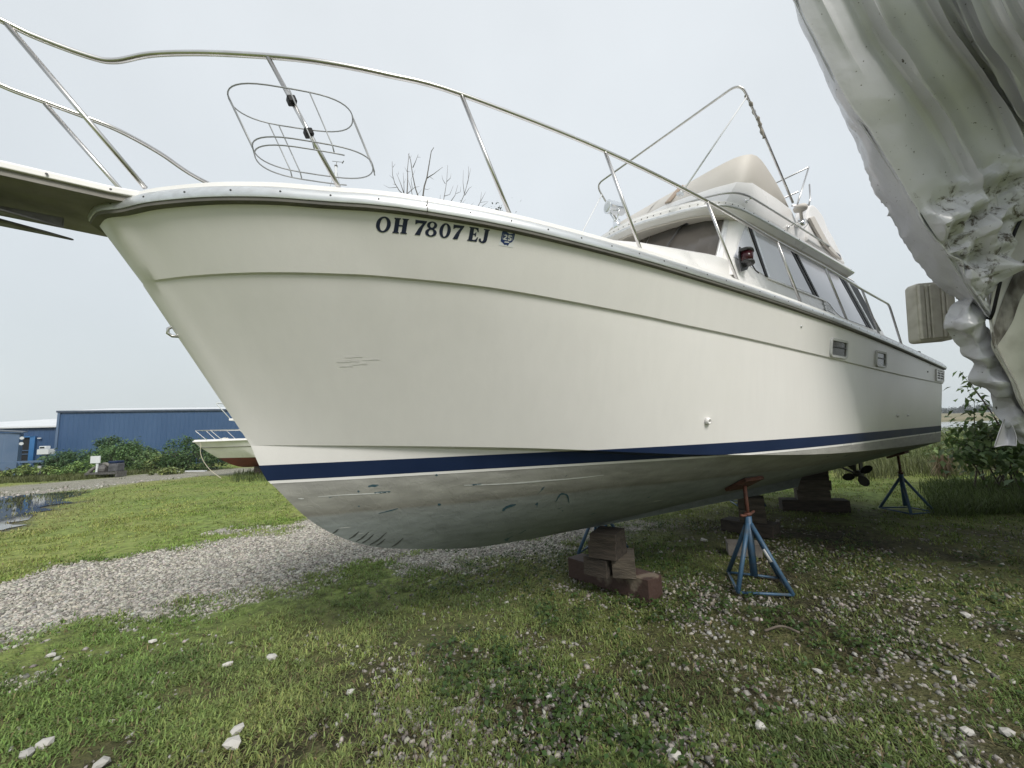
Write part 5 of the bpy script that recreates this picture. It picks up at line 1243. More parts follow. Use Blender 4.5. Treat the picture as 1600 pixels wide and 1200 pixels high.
bare_tree(18, [(q([(740, 730), (765, 590), (785, 465), (797, 275)]), 1.4), (q([(785, 465), (830, 420), (835, 370)]), .7), (q([(770, 490), (740, 440), (730, 390)]), .7), (q([(755, 630), (820, 610), (862, 505)]), .8), (q([(800, 735), (880, 620), (912, 500)]), 1.0), (q([(895, 600), (940, 580), (945, 520)]), .6), (q([(920, 760), (985, 610), (1030, 450), (1035, 290)]), 1.4), (q([(1015, 500), (1060, 310)]), .8),
               (q([(985, 600), (970, 470), (975, 330)]), .8), (q([(990, 620), (1040, 540), (1070, 520)]), .8), (q([(1110, 800), (1170, 690), (1180, 580)]), 1.0), (q([(1165, 700), (1230, 578)]), .7), (q([(1140, 800), (1200, 735), (1250, 700)]), .8), (q([(1170, 700), (1260, 688)]), .5), (q([(995, 770), (1035, 745), (1095, 705)]), .6), (q([(1020, 740), (1015, 700)]), .4), (q([(720, 720), (710, 640), (718, 610)]), .6), (q([(940, 740), (1000, 665)]), .5), (q([(800, 735), (850, 700)]), .5)], 712, 'bare leafless tree sticking up behind the yacht, finer right one')
tp = at(778, 330, 20); o = empty('leafy_tree', (tp[0], tp[1], 0), 0, 'tree top with a few small leaves peeking over the yacht rail', 'tree')
mb = MB(); mb.tube([(0, 0, -.1), (.1, 0, 4), (0, 0, tp[2]-.4), (.03, 0, tp[2]+.25)], [.16, .12, .05, .01], 7); mb.build('trunk', TWIG, o, True)
P = np.concatenate([rng.normal(0, 1, (70, 3))*np.array([.28, .3, .16])+[0, 0, tp[2]-.15], rng.normal(0, 1, (14, 3))*np.array([.07, .1, .18])+[.0, 0, tp[2]+.2], rng.normal(0, 1, (400, 3))*np.array([1.0, 1.0, .8])+[.2, 0, tp[2]-2.2]]); leaves('crown', P, .15, (.03, .045, .025), o, aspect=.5)
mp_ = at(525, 262, 24); o = empty('sailboat_mast', (mp_[0], mp_[1], 0), 0, 'white mast top with a small wind vane peeking over the bow', 'mast')
mb = MB(); mb.tube([(0, 0, 0), (0, 0, mp_[2]+.05)], [.11, .085], 10); mb.build('pole', ROOFW, o, True)
mb = MB(); mb.box((0, 0, mp_[2]+.1), (.16, .12, .14)); mb.tube([(0, 0, mp_[2]+.12), (.05, 0, mp_[2]+.42)], .018, 5); mb.tube([(-.25, 0, mp_[2]+.47), (.45, 0, mp_[2]+.36)], .016, 5); mb.tube([(.4, 0, mp_[2]+.28), (.5, 0, mp_[2]+.46)], .03, 4); mb.build('wind_vane', GALV, o)
for dx_ in (-.7, .55): mb = MB(); mb.tube([(0, 0, mp_[2]), (dx_*1.6, 0, mp_[2]-4)], .008, 4); mb.build('stay', GALV, o)

# ================================================================== FAR TREES
FT = [(1474, 5.6, 330, 'low hazy tree at the left end of the far shore row'), (1496, 6.6, 345, 'hazy tree second from the left on the far shore'), (1516, 8.4, 335, 'taller hazy tree where the far shore row steps up'), (1534, 9.2, 345, 'tallest hazy tree in the far shore row'),
      (1552, 8.8, 338, 'rounded hazy tree right of the tallest on the far shore'), (1572, 8.5, 350, 'hazy far shore tree seen through the bush leaves'), (1592, 8.6, 340, 'hazy far shore tree beside the torn wrap'), (1614, 9, 345, 'hazy tree at the right end of the far shore row')]
for k, (px, h_, dep, lab) in enumerate(FT):
    p = at(px, 648, dep); o = empty('far_tree', (p[0], p[1], 2.0), 0, lab, 'tree', 'trees on the far shore')
    P = clumps(34, 30, 6.2, 3.5, h_*.48, 1.7); P[:, 2] += h_*.52; leaves('crown', P, 1.1, (.045, .058, .040), o, aspect=.8)
    mb = MB(); mb.tube([(0, 0, 0), (0, 0, h_*.6)], [.35, .15], 6); mb.build('trunk', TWIG, o)
# ---- thin moist air
hz = bpy.data.materials.new('moist_air'); hz.use_nodes = True; hn = hz.node_tree; hn.nodes.remove(hn.nodes['Principled BSDF'])
pv = hn.nodes.new('ShaderNodeVolumePrincipled'); pv.inputs['Color'].default_value = (.86, .92, .97, 1); pv.inputs['Density'].default_value = .0005; pv.inputs['Anisotropy'].default_value = .1
hn.links.new(pv.outputs[0], hn.nodes['Material Output'].inputs['Volume'])
mb = MB(); mb.box((0, 0, 8.5), (1800, 1800, 19.2)); tag(mb.build('haze', hz), 'thin pale haze over the yard and far shore', 'haze', kind='stuff')

# ================================================================== SHRINK WRAPPED BOAT OVERHEAD ON THE RIGHT
BWX, BWY = 1.95, 2.75; AX = np.array([.954, .30]); AN = np.array([-.30, .954])
def stem_depth(px, py):
    d = ray(px, py); k = (AN[0]*BWX+AN[1]*BWY)/(AN[0]*d[0]+AN[1]*d[1]); return d[1]*k
wb = empty('wrapped_boat', (BWX, BWY, 0), 0, 'boat under torn dirty white shrink wrap looming overhead at the right', 'boat')
OW = Vector((BWX, BWY, 0))
def wrap_mat():
    m_ = mat('shrink_wrap_film', (.5, .5, .5), .24, spec=.65)
    tcn = nd(m_, 'ShaderNodeTexCoord'); O = tcn.outputs['Object']
    n1 = nd(m_, 'ShaderNodeTexNoise', Scale=1.6, Detail=5); lk(m_, O, n1.inputs['Vector'])
    r1 = nd(m_, 'ShaderNodeValToRGB'); e_ = r1.color_ramp.elements; e_[0].position = .3; e_[0].color = (.55, .55, .585, 1); e_[1].position = .7; e_[1].color = (.65, .65, .685, 1); lk(m_, n1.outputs[0], r1.inputs[0])
    n2 = nd(m_, 'ShaderNodeTexNoise', Scale=13, Detail=10, Roughness=.75, Distortion=.5); lk(m_, O, n2.inputs['Vector'])
    at_ = nd(m_, 'ShaderNodeAttribute', attribute_name='tint'); sp = nd(m_, 'ShaderNodeSeparateColor'); lk(m_, at_.outputs['Color'], sp.inputs[0])
    ad = nd(m_, 'ShaderNodeMath', operation='MULTIPLY_ADD'); lk(m_, sp.outputs[0], ad.inputs[0]); ad.inputs[1].default_value = .19; lk(m_, n2.outputs[0], ad.inputs[2])
    r2 = nd(m_, 'ShaderNodeMapRange'); r2.inputs[1].default_value = .705; r2.inputs[2].default_value = .80; lk(m_, ad.outputs[0], r2.inputs[0])
    mx = nd(m_, 'ShaderNodeMix', data_type='RGBA'); lk(m_, r2.outputs[0], mx.inputs[0]); lk(m_, r1.outputs[0], mx.inputs[6]); mx.inputs[7].default_value = (.075, .058, .038, 1)
    # small specks
    n3 = nd(m_, 'ShaderNodeTexNoise', Scale=30, Detail=5); lk(m_, O, n3.inputs['Vector'])
    r3 = nd(m_, 'ShaderNodeMapRange'); r3.inputs[1].default_value = .69; r3.inputs[2].default_value = .73; lk(m_, n3.outputs[0], r3.inputs[0])
    mx2 = nd(m_, 'ShaderNodeMix', data_type='RGBA'); lk(m_, r3.outputs[0], mx2.inputs[0]); lk(m_, mx.outputs[2], mx2.inputs[6]); mx2.inputs[7].default_value = (.06, .05, .035, 1)
    lk(m_, mx2.outputs[2], bsdf(m_).inputs['Base Color'])
    n4 = nd(m_, 'ShaderNodeTexNoise', Scale=3.5, Detail=4); lk(m_, O, n4.inputs['Vector'])
    bp = nd(m_, 'ShaderNodeBump', Strength=.25, Distance=.05); lk(m_, n4.outputs[0], bp.inputs['Height']); lk(m_, bp.outputs[0], bsdf(m_).inputs['Normal'])
    tr = nd(m_, 'ShaderNodeBsdfTranslucent'); tr.inputs[0].default_value = (.55, .56, .55, 1)
    ms = nd(m_, 'ShaderNodeMixShader'); ms.inputs[0].default_value = .16
    out = m_.node_tree.nodes['Material Output']; lk(m_, bsdf(m_).outputs[0], ms.inputs[1]); lk(m_, tr.outputs[0], ms.inputs[2]); lk(m_, ms.outputs[0], out.inputs[0])
    return m_
WRAP = wrap_mat()
def dense_grid(ctrl, nu, nv):
    """ctrl[row][col] 3-D -> smooth dense grid"""
    C = [[Vector(p) for p in r_] for r_ in ctrl]
    rws = []
    for r_ in C:
        sp = smooth_path(r_, nu); rws.append(sp)
    out = []
    for j in range(len(rws[0])): out.append(smooth_path([r_[j] for r_ in rws], nv))
    return np.array([[tuple(out[j][i]) for j in range(len(out))] for i in range(len(out[0]))])
def grid_mesh(name, G_, m_, parent, disp=None, th=.012, tint=None, origin=OW, smooth=True, sharp=0):
    """sheet with its own thickness"""
    nv_, nu_ = G_.shape[:2]; P = G_.copy()
    du = np.gradient(P, axis=1); dv = np.gradient(P, axis=0); nrm = np.cross(du, dv); nrm /= np.linalg.norm(nrm, axis=2)[..., None]+1e-9
    view = np.array([0, 0, EYE])-P; flip = np.sign((nrm*view).sum(2)); flip[flip == 0] = 1
    nrm *= np.sign(np.median(flip)) if abs(np.median(flip)) > 0 else 1
    if disp is not None: P = P+nrm*disp[..., None]
    Q = P-nrm*th
    V = np.concatenate([P.reshape(-1, 3), Q.reshape(-1, 3)])-np.array(origin); n0 = nv_*nu_
    idx_ = np.arange(n0).reshape(nv_, nu_)
    F = np.stack([idx_[:-1, :-1], idx_[:-1, 1:], idx_[1:, 1:], idx_[1:, :-1]], -1).reshape(-1, 4)
    Fs = [F, F[:, ::-1]+n0]
    rim = [(idx_[0, j], idx_[0, j+1], n0+idx_[0, j+1], n0+idx_[0, j]) for j in range(nu_-1)]+[(idx_[-1, j+1], idx_[-1, j], n0+idx_[-1, j], n0+idx_[-1, j+1]) for j in range(nu_-1)]
    rim += [(idx_[i+1, 0], idx_[i, 0], n0+idx_[i, 0], n0+idx_[i+1, 0]) for i in range(nv_-1)]+[(idx_[i, -1], idx_[i+1, -1], n0+idx_[i+1, -1], n0+idx_[i, -1]) for i in range(nv_-1)]
    F = np.concatenate(Fs+[np.array(rim)])
    c = None
    if tint is not None: c = np.tile(np.repeat(tint.reshape(-1, 1), 3, 1), (2, 1))
    o = fast_mesh(name, V, F, m_, parent, c, smooth)
    if sharp: shade_auto(o, sharp)
    return o
Ecol = [(1095, -300), (1166, -150), (1240, 0), (1287, 122), (1326, 200), (1357, 285), (1391, 338), (1440, 422), (1490, 462), (1520, 480)]
Ccol = [(1098, -300), (1170, -150), (1243, 0), (1300, 120), (1345, 190), (1396, 268), (1440, 338), (1482, 402), (1520, 458), (1547, 498)]
P1 = [(1220, -300), (1285, -150), (1350, 0), (1398, 82), (1445, 148), (1478, 192), (1528, 298), (1546, 372), (1556, 425), (1560, 452)]
P2 = [(1330, -300), (1398, -150), (1465, 0), (1502, 60), (1540, 110), (1570, 160), (1604, 245), (1608, 300), (1597, 330), (1592, 345)]
P3 = [(1400, -300), (1455, -150), (1512, 0), (1552, 70), (1590, 130), (1615, 175), (1660, 222), (1664, 268), (1655, 292), (1650, 305)]
P4 = [(1560, -300), (1630, -150), (1700, 0), (1740, 60), (1775, 110), (1800, 150), (1830, 195), (1834, 235), (1825, 262), (1822, 275)]
P5 = [(2050, -420), (2120, -260), (2200, -100), (2240, -30), (2270, 30), (2290, 70), (2310, 110), (2320, 150), (2310, 190), (2305, 215)]
P6 = [(3300, -900), (3400, -700), (3500, -500), (3540, -400), (3560, -300), (3580, -220), (3600, -150), (3610, -60), (3600, 0), (3590, 60)]
offs = [.30, 0, -.10, -.22, -.30, -.62, -1.15, -1.75]
ctrl = []
for k in range(10):
    dC = stem_depth(*Ccol[k]); row_ = []
    for c_, o in zip((Ecol, Ccol, P1, P2, P3, P4, P5, P6), offs):
        row_.append(tuple(at(c_[k][0], c_[k][1], max(dC+o*(dC/3.0), .55))))
    ctrl.append(row_)
NU, NV = 36, 22
GR = dense_grid(ctrl, NU, NV); nvv, nuu = GR.shape[:2]
for _ in range(140):                              # relax the sheet
    Gn = GR.copy(); Gn[1:-1] = (GR[:-2]+GR[2:]+2*GR[1:-1])/4; GR = Gn
    Gn = GR.copy(); Gn[:, 1:-1] = (GR[:, :-2]+GR[:, 2:]+2*GR[:, 1:-1])/4
    keep = np.exp(-((np.arange(nuu)/NU-1.0)/.06)**2)[None, :, None]; GR = Gn*(1-keep)+GR*keep
jj, ii = np.meshgrid(np.arange(nuu)/NU, np.arange(nvv)/NV); disp = np.zeros(ii.shape)
def ridge(c_, a, wd, sway=.05, r0=-1, r1=9):      # sharp standing fold running down the sheet
    global disp
    x = jj-c_-sway*np.sin(ii*1.1+c_*3)*np.clip(ii/3, 0, 1); f_ = np.clip((ii-r0)/.8, 0, 1)*np.clip((r1-ii)/.8, 0, 1)
    disp = disp+f_*a*(np.clip(1-np.abs(x)/wd, 0, 1)**1.4-.35*np.exp(-((np.abs(x)-wd*2.2)/(wd*1.6))**2))
for c_, a, wd, r0, r1 in ((2.0, .085, .075, -1, 7.6), (2.07, .02, .04, 3, 6.5), (2.95, .075, .07, -1, 7.8), (3.3, .02, .05, 2, 6), (3.72, .06, .06, -1, 7), (4.05, .075, .05, -1, 8), (4.4, .035, .04, -1, 6), (4.62, .06, .045, -1, 7), (4.95, .05, .05, -1, 7), (5.3, .06, .05, -1, 8), (1.42, .014, .12, .8, 3.4)): ridge(c_, a, wd, .018, r0, r1)
flat = GR.reshape(-1, 3)
def crumple(P, freq, n, seed, amp):               # folded-paper relief: many straight creases
    r_ = np.random.default_rng(seed); h = np.zeros(len(P)); 
    warp = np.array([mnoise.noise(Vector((p[0]*2.2+seed, p[1]*2.2, p[2]*2.2))) for p in P])
    for k in range(n):
        dv = r_.normal(0, 1, 3); dv[2] *= 1.3; dv /= np.linalg.norm(dv); fr = freq*r_.uniform(.6, 1.7); q = (P@dv)*fr+r_.uniform(0, 9)+warp*1.1
        h += np.abs((q % 2)-1)/fr*r_.uniform(.5, 1)
    return (h-h.mean())*amp
cr = crumple(flat, 7.0, 9, 3, .16).reshape(nvv, nuu); cr2 = crumple(flat, 2.2, 5, 11, .02).reshape(nvv, nuu)
bandw = np.clip((ii-5.7)/.5, 0, 1)*np.clip((jj-.95)/.2, 0, 1); strip_w = np.clip((1.02-jj)/.5, 0, 1)
disp = disp*(1-bandw*.8)+bandw*cr*3.4+strip_w*cr*.35*np.clip(ii/4, .25, 1)+cr2
crs = np.clip(.55-cr/(cr.std()+1e-6)*.55, 0, 1)
tint = np.clip(bandw*crs*1.5+.45*np.clip((ii-3.5)/2, 0, 1)*(jj > .9)+strip_w*.45*np.clip(ii/5, 0, 1), 0, 1)
# ragged outer hem
hemj = rng.normal(0, 1, nvv); GR[:, 0] += (np.stack([hemj, hemj*.3, rng.normal(0, 1, nvv)], 1)*.006*np.clip(np.arange(nvv)/NV-4.2, .15, 1.6)[:, None])
grid_mesh('shrink_wrap', GR[:, NU:], WRAP, wb, disp[:, NU:], .010, tint[:, NU:], sharp=9)
EG = GR[:, :NU+1].copy(); EG[:, -1] += np.array([-.01, -.02, 0]); grid_mesh('wrap_edge', EG, WRAP, wb, disp[:, :NU+1]*1.2, .010, tint[:, :NU+1], sharp=9)
# hull below the hem
hullc = noisy('old_hull_white', (.58, .57, .53), (.44, .43, .39), scale=5, rough=.45, lo=.4, hi=.7)
grime = noisy('grimy_stripe', (.09, .08, .065), (.26, .25, .22), scale=13, rough=.8, stretch=(1, 1, .35), lo=.45, hi=.62)
HR = [[(1545, 492), (1558, 425), (1590, 345), (1650, 305), (1822, 275), (2305, 215)], [(1549, 518), (1570, 452), (1600, 400), (1655, 355), (1845, 330), (2350, 300)], [(1554, 545), (1580, 505), (1606, 450), (1680, 410), (1870, 390), (2400, 390)], [(1580, 592), (1622, 575), (1680, 550), (1770, 520), (1960, 510), (2450, 520)], [(1606, 648), (1650, 640), (1720, 630), (1820, 620), (2000, 620), (2500, 650)], [(1690, 740), (1750, 760), (1850, 800), (1960, 830), (2200, 900), (2700, 1000)]]
hc = []
for k, r_ in enumerate(HR):
    dC = stem_depth(*r_[0])+.03
    hc.append([tuple(at(px, py, max(dC-o, .9))) for (px, py), o in zip(r_, (0.0, .06, .16, .32, .85, 1.45))])
HG = dense_grid(hc, 8, 8); grid_mesh('wrapped_hull', HG, hullc, wb, None, .02)
sG = HG[9:17]; grid_mesh('hull_stripe', sG, grime, wb, np.full(sG.shape[:2], .006), .005)
mb = MB(); mb.tube([Vector(p)-OW for p in GR[-1, 15:]], .012, 6); mb.build('hem_band', BLACK, wb, True)
# loose torn flap and small scrap
FL = [[(1506, 458), (1520, 466), (1534, 476)], [(1474, 505), (1510, 500), (1546, 502)], [(1484, 526), (1522, 524), (1556, 536)], [(1508, 549), (1540, 556), (1572, 572)], [(1525, 598), (1560, 602), (1598, 612)], [(1545, 616), (1590, 632), (1630, 650)], [(1564, 656), (1612, 676), (1660, 700)], [(1592, 693), (1625, 705), (1662, 722)]]
fc_ = [[tuple(at(px, py, stem_depth(1540, 480)+.02+o*(1 if k < 6 else .5)+.03*k)) for (px, py), o in zip(r_, (.16, .02, .10))] for k, r_ in enumerate(FL)]
FG = dense_grid(fc_, 24, 14); ff = FG.reshape(-1, 3)
fd = crumple(ff, 9.0, 8, 21, .34).reshape(FG.shape[:2])
grid_mesh('torn_flap', FG, WRAP, wb, fd, .008, np.full(FG.shape[:2], .35), sharp=9)
S2 = [[tuple(at(1569, 655, 3.75)), tuple(at(1574, 656, 3.75)), tuple(at(1580, 662, 3.72))], [tuple(at(1561, 678, 3.72)), tuple(at(1574, 680, 3.78)), tuple(at(1587, 680, 3.72))], [tuple(at(1554, 699, 3.72)), tuple(at(1572, 696, 3.76)), tuple(at(1588, 697, 3.7))]]
S2g = dense_grid(S2, 6, 6); grid_mesh('torn_scrap', S2g, WRAP, wb, None, .006, np.zeros(S2g.shape[:2]))
# the rest of that boat: far side, tented top and the run aft, out of the picture but casting its shade
def mirror(P): 
    P = np.asarray(P, float).copy(); q = P[..., 0:2]-np.array([BWX, BWY]); s_m = q@AN; P[..., 0:2] -= (s_m+.10*np.minimum(np.abs(s_m), 2.5)*-1)[..., None]*AN; return P
MN = GR[::22, NU::12]; MNx = np.concatenate([MN, MN[:, -1:]+np.array([*(AX*3.0), .1]), MN[:, -1:]+np.array([*(AX*7.0), .1])], 1)
grid_mesh('shrink_wrap_far_side', mirror(MNx), WRAP, wb, None, .01, np.zeros(MNx.shape[:2]))
grid_mesh('shrink_wrap_quarter', MNx[:, -3:], WRAP, wb, None, .01, np.zeros((MNx.shape[0], 3)))
top_ = MNx[0]; mid_ = (top_+mirror(top_))/2; mid_[:, 2] += .55; TG = np.stack([top_, (top_+mid_)/2+np.array([0, 0, .08]), mid_, (mirror(top_)+mid_)/2+np.array([0, 0, .08]), mirror(top_)])
grid_mesh('tented_top', TG, WRAP, wb, None, .01, np.zeros(TG.shape[:2]))
HX = np.concatenate([HG[::5, ::5], HG[::5, -1:]+np.array([*(AX*3.0), 0]), HG[::5, -1:]+np.array([*(AX*7.0), 0])], 1)
grid_mesh('wrapped_hull_far_side', mirror(HX), hullc, wb, None, .02); grid_mesh('wrapped_hull_quarter', HX[:, -3:], hullc, wb, None, .02)

# ribbed panel hanging next to the wrap
pc = [at(1434, 441, 4.25), at(1492, 436, 4.25), at(1490, 531, 4.25), at(1441, 534, 4.25)]
fb = empty('fender_board', tuple(pc[0]), 0, 'beige ribbed plastic panel hanging beside the torn shrink wrap', 'fender board')
ux = Vector(pc[1]-pc[0]); vx = Vector(pc[3]-pc[0]); wdt, hgt = ux.length, vx.length; ux.normalize(); vx.normalize(); nx = ux.cross(vx).normalized(); nx = nx if nx.y > 0 else -nx
pmat = noisy('dirty_beige_plastic', (.72, .69, .60), (.56, .53, .44), scale=9, rough=.6, bump=.2, bscale=30, lo=.4, hi=.75)
def loc(u, v_, o): return ux*u+vx*v_+nx*o
o_ = [(x+wdt/2, y+hgt/2) for x, y in rrect(wdt, hgt, .05)]
mb = MB(); mb.prism([loc(u, q, .03) for u, q in o_], nx*.13); mb.build('panel', pmat, fb, bevel=.02)
gx = [0, .16, .20, .27, .31, .58, .62, .70, .74, 1.0]
for k in range(0, 9, 2):
    mb = MB(); a, b_ = max(gx[k]*wdt, .014), min(gx[k+1]*wdt, wdt-.014)
    mb.prism([loc(a, .035, .0), loc(b_, .035, .0), loc(b_, hgt-.03, .0), loc(a, hgt-.03, .0)], nx*.034); mb.build('rib', pmat, fb, bevel=.008)
mb = MB(); mb.tube([loc(wdt*.8, .03, .08), loc(wdt*1.05, -.25, .0), Vector(at(1520, 400, 3.6))-Vector(pc[0])], .008, 6); mb.build('hanging_line', RUBBER, fb)

# ================================================================== RIGHT HAND VEGETATION
def leafy_bush(px, base, dep, label, stems, color, leaf):
    p = at(px, base, dep); o = empty('leafy_bush', (p[0], p[1], 0), 0, label, 'bush'); P = []
    for k, (tx, ty, dd, n) in enumerate(stems):
        tip = Vector(at(tx, ty, dep+dd))-Vector((p[0], p[1], 0)); b_ = Vector((random.uniform(-.5, .5), random.uniform(-.4, .4), 0)); mid = b_*.5+tip*.5+Vector((random.uniform(-.1, .1), 0, .25))
        pth = smooth_path([b_, mid, tip], 8); mb = MB(); mb.tube(pth, [.018*(1-.8*i/(len(pth)-1)) for i in range(len(pth))], 5); mb.build('stem', TWIG, o)
        for _ in range(n):
            q = random.uniform(.3, 1)**.7; c = pth[min(int(q*(len(pth)-1)), len(pth)-1)]; sp_ = .10+.24*(1-q)
            P.append((c.x+random.gauss(0, sp_), c.y+random.gauss(0, sp_), c.z+random.gauss(0, sp_*.8)))
    P = np.array(P); P = P[P[:, 2] > .05]; leaves('foliage', P, leaf, color, o, droop=.5, aspect=.6, var=.35); return o
leafy_bush(1565, 742, 8.2, 'large leaved green bush under the torn wrap at the right', [(1500, 580, 0, 26), (1512, 592, .1, 30), (1522, 625, 0, 40), (1500, 665, -.1, 60), (1490, 690, -.2, 70), (1530, 670, .1, 90), (1560, 665, 0, 110), (1590, 660, .2, 120), (1620, 650, 0, 120), (1545, 705, -.3, 110), (1580, 700, -.4, 110), (1510, 715, -.3, 80), (1610, 700, -.3, 100), (1650, 640, 0, 120)], (.10, .155, .05), .16)
leafy_bush(1500, 728, 11.5, 'looser weedy green bush behind the yacht stern', [(1478, 672, 0, 50), (1495, 668, .3, 50), (1512, 675, 0, 50), (1470, 700, -.2, 60), (1500, 700, 0, 60), (1530, 690, .3, 60)], (.14, .19, .07), .14)
leafy_bush(1680, 760, 6.5, 'shaded bush at the right edge below the wrapped hull', [(1610, 690, 0, 90), (1640, 700, 0, 100), (1600, 730, -.2, 80), (1660, 690, 0, 80)], (.08, .13, .04), .15)

BLADE = tinted('grass_blade', .6, .3, .3)
def blades(name, P, length, width, cols, lean=.9, lab=None, segs=2):
    n = len(P); az = rng.uniform(0, 2*math.pi, n); L = length*rng.uniform(.5, 1.35, n); ln = np.clip(rng.normal(lean, .3, n), .1, 1.5)
    d = np.stack([np.cos(az), np.sin(az)], 1); sd_ = np.stack([-d[:, 1], d[:, 0]], 1)*(width*rng.uniform(.6, 1.4, n))[:, None]*.5
    base = np.column_stack([P, np.full(n, -.012)]); h1 = L*.55*np.cos(ln*.6); r1 = L*.55*np.sin(ln*.6); h2 = h1+L*.45*np.cos(ln*1.35); r2 = r1+L*.45*np.sin(ln*1.35)
    m1 = base+np.column_stack([d*r1[:, None], h1]); tip = base+np.column_stack([d*r2[:, None], np.maximum(h2, .004)])
    z0_ = np.zeros((n, 1)); S3 = np.column_stack([sd_, z0_])
    if segs == 2:
        V = np.stack([base-S3, base+S3, m1-S3*.85, m1+S3*.85, tip], 1).reshape(-1, 3); b_ = np.arange(n)*5
        F = np.concatenate([np.stack([b_, b_+1, b_+3], 1), np.stack([b_, b_+3, b_+2], 1), np.stack([b_+2, b_+3, b_+4], 1)]); k = 5
    else:
        V = np.stack([base-S3, base+S3, tip], 1).reshape(-1, 3); b_ = np.arange(n)*3; F = np.stack([b_, b_+1, b_+2], 1); k = 3
    return tag(fast_mesh(name, V, F, BLADE, None, np.repeat(cols, k, 0)), lab, 'grass', kind='stuff')
def fan(n, r0, r1, a0=-58, a1=58, p=1.0):
    """ground points spread over the visible wedge, denser close by"""
    u = rng.uniform(0, 1, n); r_ = r0*(r1/r0)**(u**p); a = np.radians(rng.uniform(a0, a1, n)); return np.stack([r_*np.sin(a), r_*np.cos(a)], 1)
def tuftify(P, k, sp):
    return np.repeat(P, k, 0)+rng.normal(0, sp, (len(P)*k, 2))
def grass_cols(P, n, rt):
    a = fbm(P+11, 1.6)[:, None]; b_ = fbm(P+40, .5)[:, None]
    nr_ = np.exp(-(np.hypot(P[:, 0], P[:, 1])/7.5)**4)[:, None]
    lush = np.array([.165, .245, .050])*(1-nr_)+np.array([.155, .228, .064])*nr_; yel = np.array([.265, .31, .085])*(1-nr_)+np.array([.23, .275, .092])*nr_; dark = np.array([.075, .115, .038]); dry = np.array([.20, .165, .085])
    k1 = np.clip((a-.35)/.3, 0, 1); c = lush*(1-k1)+yel*k1; k2 = np.clip((b_-.5)/.25, 0, 1)*.6; c = c*(1-k2)+dark*k2
    dz = np.exp(-(np.minimum(edge_dist(P, PUDDLE)*1.1, edge_dist(P, ROAD)*1.3)/1.3)**2)[:, None]*.65*(P[:, 1:2] > 6); c = c*(1-dz)+np.array([.27, .235, .11])*dz
    c = c*(1-rt[:, None]*.52)  # shade over the right hand ground painted into the blade tint
    dr_ = (rng.uniform(0, 1, n) < .07)[:, None]; c = np.where(dr_, dry*rng.uniform(.6, 1.1, (n, 1)), c)
    return np.clip(1.22*c*rng.uniform(.55, 1.35, (n, 1))*(1+rng.uniform(-.08, .08, (n, 3))), .005, .4)
def under_clear(P):                               # keep stands and timbers readable: nothing needed inside the hull
    return np.ones(len(P), bool)
def lawn(name, n, r0, r1, k, sp, length, width, lab, segs=2, lean=.95, p=1.0):
    P = fan(n, r0, r1, p=p); dr, rd, rt, pd = masks(P)
    pat = np.clip((fbm(P+71, .9)-.30)/.22, 0, 1); pat2 = np.clip((fbm(P+17, .45)-.28)/.25, .0, 1)
    hole = np.clip((fbm(P+133, .28)-.34)/.14, .12, 1)
    pr = (1-dr)*(1-rd)**2*(1-pd*.8)*(pat*.75+.25)*(1-rt*(.80+.20*(1-pat2)))*pat2**.5*hole
    edge = np.clip(1-np.abs(dr-.5)*2, 0, 1); P = P[rng.uniform(0, 1, len(P)) < np.clip(pr+edge*.4, 0, 1)]
    P = tuftify(P, k, sp); rt2 = masks(P)[2]; return blades(name, P, length, width, grass_cols(P, len(P), rt2), lean, lab, segs)
lawn('lawn_grass', 64000, 1.5, 5.6, 7, .024, .048, .0068, 'short crabgrass growing over the near ground', p=.82, lean=1.12)
lawn('lawn_grass', 52000, 5.4, 13, 5, .035, .052, .010, 'short lawn grass under and left of the yacht', p=.85)
lawn('lawn_grass', 60000, 12.0, 36, 5, .07, .060, .022, 'far lawn grass beside the gravel road', 1, p=.8)
P = fan(30000, 1.6, 7.5, -58, 58, .85); mk = masks(P); P = P[rng.uniform(0, 1, len(P)) < (1-mk[0])*.8]
thc = np.array([.16, .13, .075])*rng.uniform(.35, 1.25, (len(P), 1)); blades('dead_thatch', P, .045, .004, thc, 1.42, 'flattened dead grass and litter on the soil')
# broad leaved weeds in the right foreground, leaf colour darkened to paint the shade
P = fan(5200, 1.8, 7.5, -12, 58, .8); rt = masks(P)[2]; pat = fbm(P+90, .7)
P = P[(rng.uniform(0, 1, len(P)) < (.22+rt*.5)*np.clip((pat-.40)/.2, 0, 1))]
Pw = tuftify(P, 6, .028); Pw3 = np.column_stack([Pw, rng.uniform(.0, .055, len(Pw))])
o = leaves('clover_weeds', Pw3, .038, (.048, .085, .022), None, droop=-.25, aspect=.65, var=.35); tag(o, 'low broad leaved weeds among the stones', 'weeds', kind='stuff')
# taller weeds towards the water, at the stern and along the building
def px_strip(n, px0, px1, d0, d1):
    px = rng.uniform(px0, px1, n); dd = d0*(d1/d0)**rng.uniform(0, 1, n); return np.stack([(px-800)/FPX*dd*1.01, dd], 1)
P = px_strip(5200, 1290, 1720, 9.5, 48); P = P[(P[:, 1] > 10.0+fbm(P, 3)*2.0-.0*P[:, 0])]
Pm = tuftify(P, 5, .14); a = fbm(Pm, 4)[:, None]; cm = np.array([.09, .125, .04])*(1-a)+np.array([.16, .165, .075])*a
blades('meadow_weeds', Pm, .42, .022, np.clip(cm*rng.uniform(.6, 1.3, (len(Pm), 1)), 0, 1), .5, 'tall pale weeds between the yard and the water')
P = px_strip(1600, 1420, 1720, 6.6, 9.5); Pm = tuftify(P, 7, .07); blades('meadow_weeds', Pm, .26, .012, np.clip(np.array([.085, .12, .035])*rng.uniform(.6, 1.4, (len(Pm), 1)), 0, 1), .6, 'long grass beside the stern jack stand')
